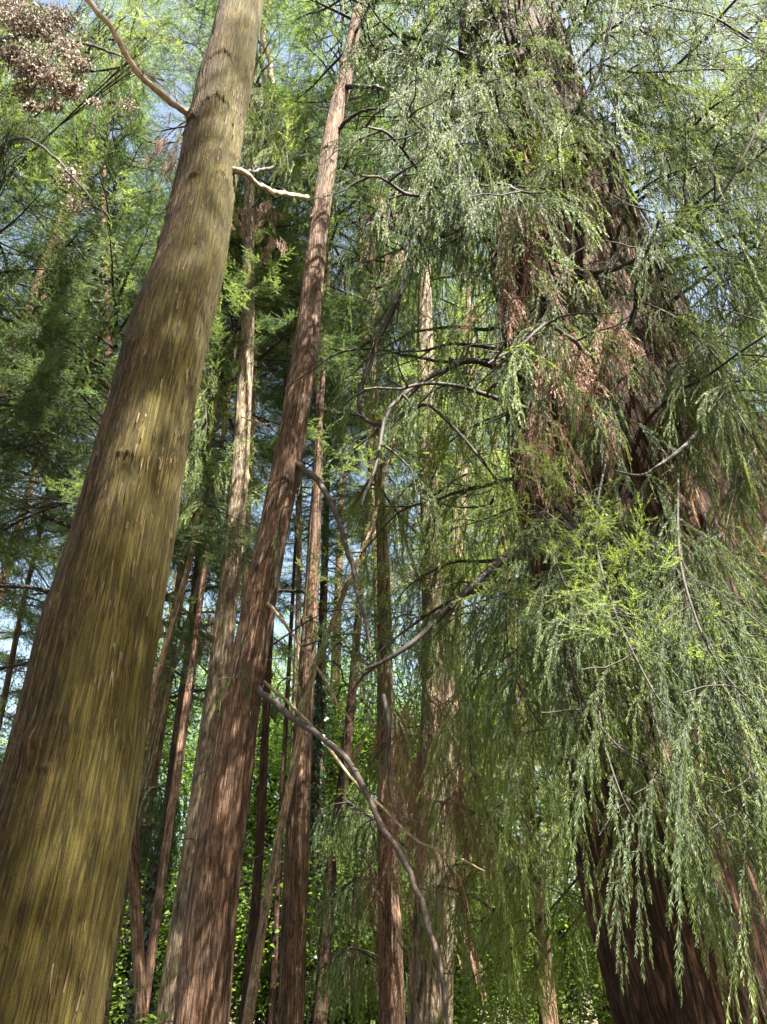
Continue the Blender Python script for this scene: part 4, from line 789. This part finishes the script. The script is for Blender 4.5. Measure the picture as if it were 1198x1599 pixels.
for i, (x, y, k, s_, lb) in enumerate(sh): broad_tree(x, y, k, s_, i*.9, lb, 'shrub', 'shrub', 'shrubs under the trees', .03, 2.2)

# ---- ivy on two trunks
def ivy(tr, z0, z1, n, seed, out=.12):
    rg = np.random.default_rng(seed); g = Geo()
    for i in range(n):
        z = rg.uniform(z0, z1); a = rg.uniform(0, 6.28); r = tr.r(z)+rg.uniform(0, out)*(1+math.sin(z*2.1+a)); p = np.array([tr.x(z)-tr.base[0]+r*math.cos(a), r*math.sin(a), z])
        o = np.array([math.cos(a), math.sin(a), .3]); nrm = norm(o+rg.normal(size=3)*.4); d = norm(np.cross(nrm, rg.normal(size=3))-np.array([0, 0, .6])); s_ = norm(np.cross(d, nrm)); L = rg.uniform(.05, .09)
        g.add([p, p+s_*L*.5+d*L*.3, p+d*L, p-s_*L*.5+d*L*.3], [[0, 1, 2], [0, 2, 3]], 0, rg.random())
    link('ivy', g.mesh('ivy', [IVY]), tr.root)['kind'] = 'stuff'
ivy(T21, .2, 7.5, 4200, 1); ivy(T8, .3, 4.2, 1700, 2, .07)

# ---- maple-like sapling by the foot of the mossy trunk
def sapling(px, py, D, seed, label):
    rg = np.random.default_rng(seed); top, t = P(px, py, D); base = (float(top[0]), D, 0.0); root = thing('sapling', label, 'sapling', base, 'saplings on the forest floor')
    H = top[2]; g = Geo(); stem = curve_down((0, 0, -.05), (0, 0, 1), H, rg, pull=0, step=.1, wig=.08, target=(0, 0, 1)); g.tube(stem, np.linspace(.008, .003, len(stem)), 5); link('stem', g.mesh('stem', [TWIGBROWN]), root)
    f = Geo()
    for i in range(26):
        q = stem[rg.integers(len(stem)*2//3, len(stem))]; a = rg.uniform(0, 6.28); e = q+np.array([math.cos(a), math.sin(a), .15])*rg.uniform(.06, .28); f.tube(np.array([q, (q+e)/2+[0, 0, .02], e]), .0018, 3, 1)
        d = norm(np.array([math.cos(a), math.sin(a), -.25])); nrm = norm(np.array([0, 0, 1.])+rg.normal(size=3)*.25); s_ = norm(np.cross(d, nrm)); d = np.cross(nrm, s_); L = rg.uniform(.07, .12)
        th = [0, -.9, -1.25, -.75, -.5, -.28, 0, .28, .5, .75, 1.25, .9]; rr = [0, .25, .62, .42, .8, .45, 1, .45, .8, .42, .62, .25]
        V = [e+(d*math.cos(x_)*y_+s_*math.sin(x_)*y_)*L-nrm*L*.12*y_ for x_, y_ in zip(th, rr)]
        V.append(e+d*L*.3); f.add(V, [[12, k, (k+1) % 12] for k in range(12)], 0, np.clip(.75+rg.normal()*.12, 0, 1))
    link('foliage', f.mesh('foliage', [BROAD, TWIG]), root)
sapling(205, 1520, 7.5, 3, 'small bright green sapling with lobed leaves right of the mossy trunk base'); sapling(182, 1515, 8.2, 4, 'darker lobed sapling close to the mossy trunk edge'); sapling(222, 1570, 6.8, 6, 'low sapling in front of the maroon trunk')
